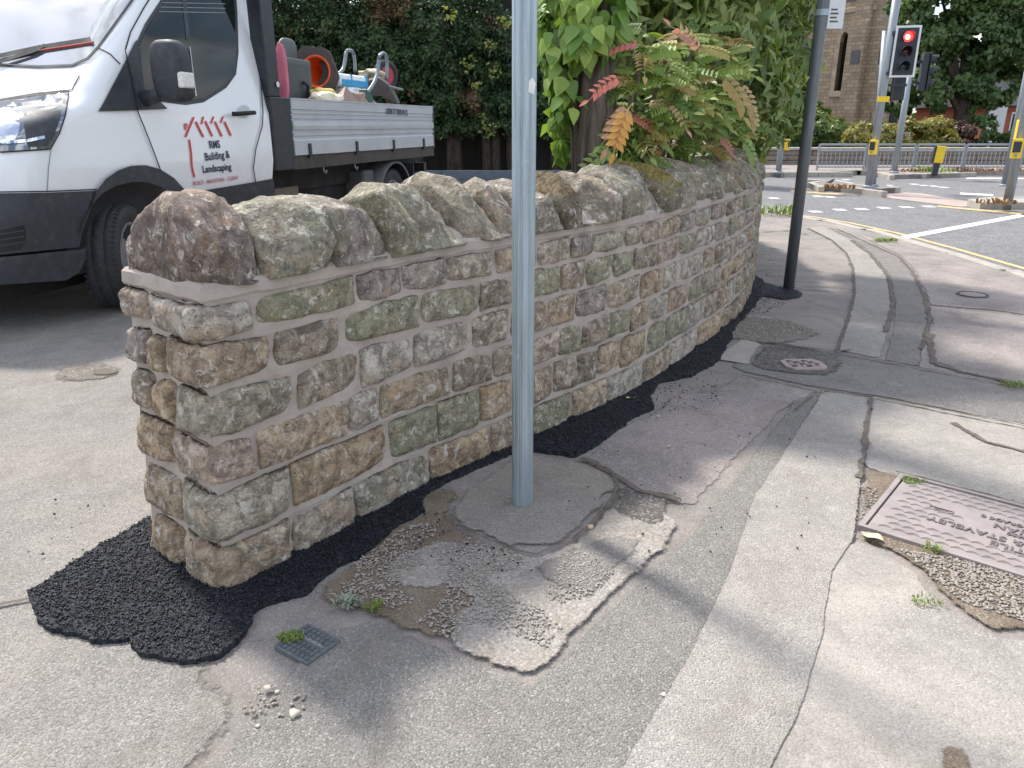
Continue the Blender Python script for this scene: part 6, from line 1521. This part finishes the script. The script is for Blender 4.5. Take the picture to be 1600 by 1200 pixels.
# yellow marker bollard, leaning
bl = empty('bollard', G(1460, 271, ZR + .12), 'black bollard with a bright yellow reflective face at the railings', 'bollard', rz=0)
bl.rotation_euler = (0, R(4), R(-12))
hb_ = PY(1466, 228, bl.location.y).z - bl.location.z
adopt(MB().box((-.07, -.05, -.05), (.07, .05, hb_ * .42), bev=.01).build('stem', M['sig_black'], recenter=False), bl)
adopt(MB().box((-.10, -.06, hb_ * .38), (.12, .06, hb_), bev=.02).build('yellow_face', M['hi_yellow'], recenter=False), bl)
adopt(MB().box((-.15, -.05, hb_ * .36), (-.102, .06, hb_ * 1.0), bev=.01).build('black_edge', M['sig_black'], recenter=False), bl)
# guard rail, panel by panel
ry = G(1278, 266, ZR + .12).y; rh = PY(1283, 226, ry).z - (ZR + .12)
xa = G(1276, 266, ZR + .12).x; xb = PY(1600, 230, ry).x + 2.5; npan = 6; pw = (xb - xa) / npan
gr0 = None
for k in range(npan):
    e = empty('guard_rail', Vector((xa + k * pw, ry, ZR + .12)), ['leftmost panel of the grey guard rail, behind the dark post', 'guard rail panel behind the lit signal pole', 'guard rail panel behind the far island pole', 'guard rail panel behind the yellow bollard', 'guard rail panel left of the two grey poles at the right edge', 'guard rail panel at the right edge of the photo'][k], 'railing', 'guard rail panels along the far pavement')
    if gr0 is None:
        gr0 = []
        for nm, mb in (('post', MB().tube([(0, 0, -.1), (0, 0, rh)], .03, 8)), ('post', MB().tube([(pw - .07, 0, -.1), (pw - .07, 0, rh)], .03, 8)), ('top_rail', MB().tube([(0, 0, rh), (pw - .07, 0, rh)], .028, 8)), ('middle_rail', MB().tube([(0, 0, rh * .76), (pw - .07, 0, rh * .76)], .020, 8)), ('bottom_rail', MB().tube([(0, 0, rh * .13), (pw - .07, 0, rh * .13)], .020, 8))):
            o = adopt(mb.build(nm, M['galv_pole'], recenter=False), e); gr0.append(o)
        nb_ = int((pw - .07) / .115)
        for i in range(1, nb_):
            x = (pw - .07) * i / nb_
            if i == 1: o = adopt(MB().tube([(0, 0, rh * .13), (0, 0, rh * .76)], .010, 6).build('bar', M['galv_pole'], recenter=False), e); bar_me = o
            else: o = bar_me.copy(); col.objects.link(o)
            o.location = (x, 0, 0); gr0.append(o)
    else:
        for o in gr0: c = o.copy(); col.objects.link(c); c.parent = e
# low stone wall behind the railings
M['farwall'] = plain('far_stone_wall', (.24, .20, .165), .9, var=.3, scale=2.5, bmp=.5, bscale=8)
fw = empty('low_wall', Vector((9, ry + 3.2, 0)), 'low brown stone wall behind the guard rail', 'wall')
zt1 = PY(1350, 240, ry + 3.2).z
for i, (x0, x1) in enumerate([(-1 + k * 1.5, -1 + k * 1.5 + 1.49) for k in range(26)]):
    for j in range(3):
        h = (zt1 - ZR) / 3; MB().box((x0 + (j % 2) * .7, ry + 3.2 + rl.uniform(-.02, .02), ZR + .1 + j * h), (x1 + (j % 2) * .7, ry + 3.6, ZR + .1 + (j + 1) * h - .01), bev=.02).build('stone_block', M['farwall'], fw, recenter=False)
MB().box((-1, ry + 3.14, zt1 + .1), (38, ry + 3.66, zt1 + .18), bev=.02).build('coping', M['kerb'], fw, recenter=False)
sheet('churchyard_ground', [(-30, ry + 3.4), (60, ry + 3.4), (60, 90), (-30, 90)], ZR + .14, M['ground_soil'], 0, world=True)

# ------------------------------------------------------------------ church tower
def brick_mat(name, c, c2, mortar_c, sw, sh_, rough=.9):
    m, n, b = nmat(name, rough, 0, .2)
    tc_ = n.nodes.new('ShaderNodeTexCoord'); sx = n.nodes.new('ShaderNodeSeparateXYZ'); n.links.new(tc_.outputs['Object'], sx.inputs[0])
    cv = n.nodes.new('ShaderNodeCombineXYZ'); n.links.new(math_n(n, 'ADD', sx.outputs[0], sx.outputs[1]), cv.inputs[0]); n.links.new(sx.outputs[2], cv.inputs[1])
    br = n.nodes.new('ShaderNodeTexBrick'); br.inputs['Scale'].default_value = 1; br.inputs['Brick Width'].default_value = sw; br.inputs['Row Height'].default_value = sh_
    br.inputs['Mortar Size'].default_value = .012; br.inputs['Color1'].default_value = (*c, 1); br.inputs['Color2'].default_value = (*c2, 1); br.inputs['Mortar'].default_value = (*mortar_c, 1); br.inputs['Bias'].default_value = -.1
    n.links.new(cv.outputs[0], br.inputs[0])
    k = mixc(n, ramp(n, noise_n(n, tc_.outputs['Object'], 1.2, 6, .7), [(.4, 0), (.7, .6)]), br.outputs[0], tuple(x * .38 for x in c))
    k = mixc(n, ramp(n, noise_n(n, tc_.outputs['Object'], 5, 4, .7), [(.45, 0), (.7, .5)]), k, c2)
    n.links.new(k, b.inputs['Base Color']); bump(n, b, br.outputs[1], -.6, .03); return m
M['church'] = brick_mat('church_sandstone', (.50, .39, .27), (.30, .23, .17), (.17, .13, .10), .40, .19)
M['church_dress'] = plain('dressed_stone', (.40, .33, .25), .85, var=.3, scale=2, bmp=.3, dirt=((.15, .12, .1), .6))
M['slate'] = plain('dark_slate', (.09, .095, .105), .6, var=.3)
TY = 44.0; tcor = PY(1341, 190, TY); tw = 5.0
tow = empty('church_tower', Vector((tcor.x, TY, ZR)), 'tall sandstone church tower with lancet windows and corner buttresses', 'church tower', rz=R(-50))
# local: corner at the origin; face A along -x (to the left), face B along +y... built with the corner nearest the camera
def tb_(name, a, b, m, bev=0): return adopt(MB().box(a, b, bev=bev).build(name, m, recenter=False), tow)
Lw = 6.5
def wall_with_slot(name, axis, slots, h0, h1):
    """wall face split round its lancet openings; axis 0: along -x at y=0, axis 1: along +y at x=0"""
    segs = []; u = 0
    mb = MB()
    def bx(u0, u1, z0, z1, d0=0, d1=.8):
        if axis == 0: mb.box((-u1, d0, z0), (-u0, d1, z1))
        else: mb.box((-d1, u0, z0), (-d0, u1, z1))
    for (s0, s1, z0, z1) in slots:
        bx(u, s0, h0, h1); bx(s0, s1, h0, z0); bx(s0, s1, z1, h1); u = s1
    bx(u, Lw, h0, h1); return adopt(mb.build(name, M['church'], recenter=False), tow)
fa = [(2.1, 2.75, 2.2, 6.0)]; 
# use picture positions for the lancets
L0, L1, SZ = PY(1302, 142, TY + .8).z - ZR, PY(1302, 50, TY + .8).z - ZR, PY(1341, 16, TY).z - ZR
wall_with_slot('wall', 0, [(1.17, 1.63, L0, L1)], -.1, SZ)
wall_with_slot('wall', 1, [(1.72, 2.18, L0, L1)], -.1, SZ)
tb_('belfry_stage', (-Lw + .25, .25, SZ + .25), (-.25, Lw - .25, SZ + 5), M['church'])
tb_('string_course', (-Lw - .1, -.1, SZ), (.12, Lw + .1, SZ + .25), M['church_dress'], .03)
for ax in (0, 1):
    for k in range(3):
        a0 = 1.0 + k * 1.7
        if ax == 0: tb_('belfry_louvre', (-a0 - 1.1, .2, SZ + .6), (-a0, .3, SZ + 3.5), M['slate'])
        else: tb_('belfry_louvre', (-.3, a0, SZ + .6), (-.2, a0 + 1.1, SZ + 3.5), M['slate'])
# stepped buttresses on the corner
tb_('buttress', (-.95, -.55, -.1), (.0, .02, SZ - .6), M['church']); tb_('buttress', (-.02, .0, -.1), (.55, .95, SZ - .6), M['church'])
tb_('buttress', (-.85, -.35, SZ - .6), (.0, .02, SZ + 3), M['church']); tb_('buttress', (-.02, .0, SZ - .6), (.35, .85, SZ + 3), M['church'])
def lancet(ax, u, z0, z1, w_):
    n = 12; T = Matrix.Identity(4) if ax == 0 else Matrix.Rotation(R(90), 4, 'Z')
    uc = -u if ax == 0 else u
    ops = [(uc - w_/2, z0), (uc + w_/2, z0), (uc + w_/2, z1 - w_)] + [(uc + w_/2 * math.cos(R(90) * i / 6) , z1 - w_ + w_ * 1.1 * math.sin(R(90) * i / 6)) for i in range(1, 6)] + [(uc, z1 + .12)] + [(uc - w_/2 * math.cos(R(90) * i / 6), z1 - w_ + w_ * 1.1 * math.sin(R(90) * i / 6)) for i in range(5, 0, -1)] + [(uc - w_/2, z1 - w_)]
    adopt(MB().prism(ops, .35, .42, T).build('window', M['sideglass'], recenter=False), tow)
    # dressed surround: arch band standing proud
    band = MB(); w2 = w_/2 + .22
    inn = [(uc + w_/2, z0)] + [(uc + w_/2 * math.cos(R(90) * i / 6), z1 - w_ + w_ * 1.1 * math.sin(R(90) * i / 6)) for i in range(0, 7)] + [(uc - w_/2 * math.cos(R(90) * i / 6), z1 - w_ + w_ * 1.1 * math.sin(R(90) * i / 6)) for i in range(6, -1, -1)] + [(uc - w_/2, z0)]
    outb = [(uc + w2, z0)] + [(uc + w2 * math.cos(R(90) * i / 6), z1 - w_ + (w_ * 1.1 + .22) * math.sin(R(90) * i / 6)) for i in range(0, 7)] + [(uc - w2 * math.cos(R(90) * i / 6), z1 - w_ + (w_ * 1.1 + .22) * math.sin(R(90) * i / 6)) for i in range(6, -1, -1)] + [(uc - w2, z0)]
    v = []; f = []
    for (a, b), (c, d) in zip(inn, outb): v += [T @ Vector((a, .36, b)), T @ Vector((a, -.05, b)), T @ Vector((c, -.09, d)), T @ Vector((c, .02, d))]
    for i in range(len(inn) - 1):
        for k in range(3): f.append((i*4+k, i*4+k+1, (i+1)*4+k+1, (i+1)*4+k))
    band.add(v, f); adopt(band.build('window_surround', M['church_dress'], recenter=False), tow)
    adopt(MB().box((uc - w2 - .05, -.16, z0 - .3), (uc + w2 + .05, .3, z0), T if ax == 0 else T, bev=.02).build('sill', M['church_dress'], recenter=False), tow)
lancet(0, 1.40, L0, L1, .46); lancet(1, 1.95, L0, L1, .46)
zp = PY(1327, 88, TY).z - ZR
for ax in (0, 1):
    if ax == 0: tb_('slate_plaque', (-.62, -.60, zp - .35), (-.15, -.552, zp + .3), M['slate'])
    else: tb_('slate_plaque', (.552, .15, zp - .35), (.60, .62, zp + .3), M['slate'])
zn = PY(1350, 190, TY).z - ZR
tb_('notice_board', (.56, .2, zn - .4), (.64, 1.5, zn + .5), M['church_dress']); tb_('doorway', (-.05, 3.6, -.1), (.04, 4.6, 2.4), M['vdark'])
for u in (2.1, 2.9): tb_('small_window', (-u - .35, -.04, zn - .2), (-u, .02, zn + .75), M['sideglass'])
# church nave wall running off behind, and a red brick house to the right
nav = empty('church_nave', Vector((tcor.x - 9, TY + 8, ZR)), 'long stone church wall behind the laurel and tower', 'church')
adopt(MB().box((-9, 0, -.1), (5.5, 8, 6.5)).build('wall', M['church'], recenter=False), nav); adopt(MB().prism([(-.3, 6.4), (4, 9.5), (8.3, 6.4)], -9.2, 5.6, Matrix.Rotation(R(90), 4, 'Z') @ Matrix.Scale(-1, 4, (0, 1, 0))).build('roof', M['slate'], recenter=False), nav)
M['redbrick'] = brick_mat('red_brick', (.42, .12, .06), (.32, .09, .05), (.3, .22, .18), .45, .15)
hp = PY(1548, 210, 52)
hs_ = empty('brick_house', Vector((hp.x, 52, ZR)), 'red brick house with white window glimpsed under the tree at the right edge', 'house', rz=R(8))
zr0 = PY(1560, 165, 52).z - ZR
adopt(MB().box((0, 0, -.1), (12, 8, zr0)).build('wall', M['redbrick'], recenter=False), hs_)
adopt(MB().prism([(-.4, zr0), (4, zr0 + 3.4), (8.4, zr0)], -.4, 12.4, Matrix.Rotation(R(90), 4, 'Z') @ Matrix.Scale(-1, 4, (0, 1, 0))).build('roof', M['slate'], recenter=False), hs_)
for x in (1.2, 4.2):
    w_ = adopt(MB().box((x, -.06, zr0 - 1.7), (x + 1.1, .02, zr0 - .4)).build('window', M['white_plate'], recenter=False), hs_)
    for a in (0, 1): adopt(MB().box((x + .08 + a * .5, -.075, zr0 - 1.6), (x + .5 + a * .5, -.062, zr0 - .5)).build('pane', M['sideglass'], recenter=False), w_)
adopt(MB().box((3.6, -1.2, -.1), (6.6, -.02, zr0 - 2.0), bev=.03).build('bay', M['farwall'], recenter=False), hs_)
wp_ = PY(1557, 186, 40); wpn = empty('white_board', Vector((wp_.x, 40, ZR)), 'tall pale board standing under the tree near the brick house', 'board')
adopt(MB().box((-.45, 0, 0), (.45, .06, PY(1557, 162, 40).z - ZR)).build('panel', M['white_plate'], recenter=False), wpn); adopt(MB().box((-.55, -.02, 0), (-.45, .08, PY(1557, 165, 40).z - ZR)).build('dark_edge', M['sig_black'], recenter=False), wpn)

# ------------------------------------------------------------------ trees and bushes beyond the road
M['oak'] = leaf_mat('dark_tree_leaf', (.04, .085, .03), (.15, .24, .07), .5, .28)
M['mid'] = leaf_mat('mid_green_bush_leaf', (.045, .095, .03), (.15, .23, .06), .5, .28)
M['pale'] = leaf_mat('pale_bush_leaf', (.09, .15, .04), (.26, .32, .09), .5, .3)
M['gold'] = leaf_mat('golden_bush_leaf', (.19, .165, .045), (.38, .36, .09), .5, .3)
M['ruddy'] = leaf_mat('purple_bush_leaf', (.06, .03, .03), (.14, .08, .06), .5, .2)
def tree_(name, px, Y, blobs, n, size, m, lab, cat='tree', trunk=.3, clusters=120, cl=.3, h=None):
    b = PY(px, 200, Y); e = empty(name, Vector((b.x, Y, ZR + .1)), lab, cat)
    bl_ = []
    for (x, y, dy, rx, rz, w_) in blobs:
        c = PY(x, y, Y + dy); sc = (Y + dy) / FPX; bl_.append((tuple(c), (rx * sc, (rx + rz) * .5 * sc, rz * sc), w_))
    if trunk:
        top = Vector(bl_[0][0]); base = Vector((b.x, Y, ZR))
        MB().tube([base - Vector((0, 0, .2)), base + Vector((0, 0, .6)), base.lerp(top, .5) + Vector((.1, 0, 0)), top], [trunk * 1.3, trunk, trunk * .75, trunk * .3], 12).build('trunk', M['bark_dark'], e, recenter=False, smooth=True)
        for c, r, _ in bl_[1:7]:
            s_ = base.lerp(top, rl.uniform(.35, .7)); c = Vector(c); MB().tube([s_, s_.lerp(c, .5) + Vector((0, 0, .4)), c], [trunk * .4, trunk * .25, trunk * .1], 7).build('limb', M['bark_dark'], e, recenter=False)
    crown('crown' if cat == 'tree' else 'foliage', bl_, n, size, M[m], e, clusters, cl, tpl=QUAD); return e
tree_('broadleaf_tree', 1503, 36, [(1510, 60, 0, 60, 55, 4), (1460, 40, 0, 40, 50, 3), (1560, 50, 1, 50, 60, 3), (1450, 130, -1, 28, 30, 2), (1500, 140, 0, 50, 30, 3), (1555, 130, 0, 40, 32, 2), (1470, -10, 0, 60, 50, 3), (1560, -20, 0, 70, 50, 3), (1610, 40, 0, 50, 70, 3), (1400, 160, 1, 22, 20, 1), (1425, 150, 1, 26, 24, 1), (1435, 10, 2, 36, 40, 2), (1425, 90, 3, 24, 40, 2)], 44000, .24, 'oak', 'large dark broadleaf tree right of the church tower', trunk=.42, clusters=260, cl=.28)
tree_('bush', 1230, 33, [(1225, 205, 0, 30, 32, 3), (1255, 215, 0, 28, 24, 2)], 7000, .15, 'mid', 'dark green rounded bush behind the short push button pole', 'bush', 0, 60)
tree_('bush', 1290, 34, [(1285, 205, 0, 30, 34, 3), (1310, 215, 0, 22, 22, 2), (1275, 180, 1, 18, 20, 1)], 7000, .16, 'pale', 'pale green loose bush seen either side of the dark post', 'bush', 0, 60)
tree_('golden_bush', 1355, 31, [(1345, 216, 0, 26, 22, 2), (1380, 215, 0, 26, 22, 2)], 6000, .13, 'gold', 'left golden yellow bush in front of the church tower', 'bush', 0, 60)
tree_('golden_bush', 1450, 31, [(1425, 212, 0, 28, 26, 2), (1460, 212, 0, 30, 26, 2), (1480, 222, 0, 18, 18, 1)], 8000, .13, 'gold', 'right and larger golden yellow bush in front of the church tower', 'bush', 0, 70)
tree_('purple_bush', 1502, 33, [(1502, 215, 0, 20, 24, 1)], 2500, .14, 'ruddy', 'dull purple bush at the foot of the large tree', 'bush', 0, 30)
tree_('bush', 1535, 34, [(1535, 205, 0, 20, 26, 1), (1590, 222, 0, 40, 16, 1)], 4500, .14, 'mid', 'green bush beside the pale board under the large tree', 'bush', 0, 40)
tree_('bush', 1195, 27, [(1195, 240, 0, 24, 16, 1)], 2500, .11, 'pale', 'low yellowish bush behind the street sign', 'bush', 0, 40)
tree_('background_tree', 1250, 60, [(1240, 100, 0, 60, 80, 3), (1180, 90, 0, 60, 90, 3), (1120, 60, 0, 60, 90, 3)], 14000, .42, 'mid', 'tall tree behind the laurel, left of the church tower', trunk=.4, clusters=120)
tree_('background_tree', 1650, 55, [(1640, 60, 0, 70, 80, 3), (1700, 90, 0, 70, 80, 3), (1600, 10, 0, 60, 60, 2)], 12000, .42, 'mid', 'tall tree at the right edge behind the large dark tree', trunk=.4, clusters=100)
wood = empty('far_trees', Vector((0, 90, ZR)), 'far row of trees closing the view beyond the church and hedge', 'trees')
bl_ = [((x, 90 + rl.uniform(-4, 4), rl.uniform(2, 5)), (7, 4, rl.uniform(5, 8)), 1) for x in range(-90, 100, 7)]
crown('foliage', bl_, 26000, .8, M['mid'], wood, 400, .4); wood['kind'] = 'stuff'
bird = empty('bird', G(1297, 290, ZR + .12), 'small dark bird on the nose of the crossing island', 'bird')
adopt(MB().tube([(-.14, 0, .12), (-.06, 0, .13), (.03, 0, .15), (.10, 0, .20), (.14, 0, .20)], [.008, .04, .06, .035, .006], 10).build('bird_body', M['slate'], recenter=False, smooth=True), bird)
for y in (-.02, .02): adopt(MB().tube([(0, y, 0), (0, y, .12)], .006, 5).build('leg', M['sig_black'], recenter=False), bird)
bird.scale = (.6, .6, .6)
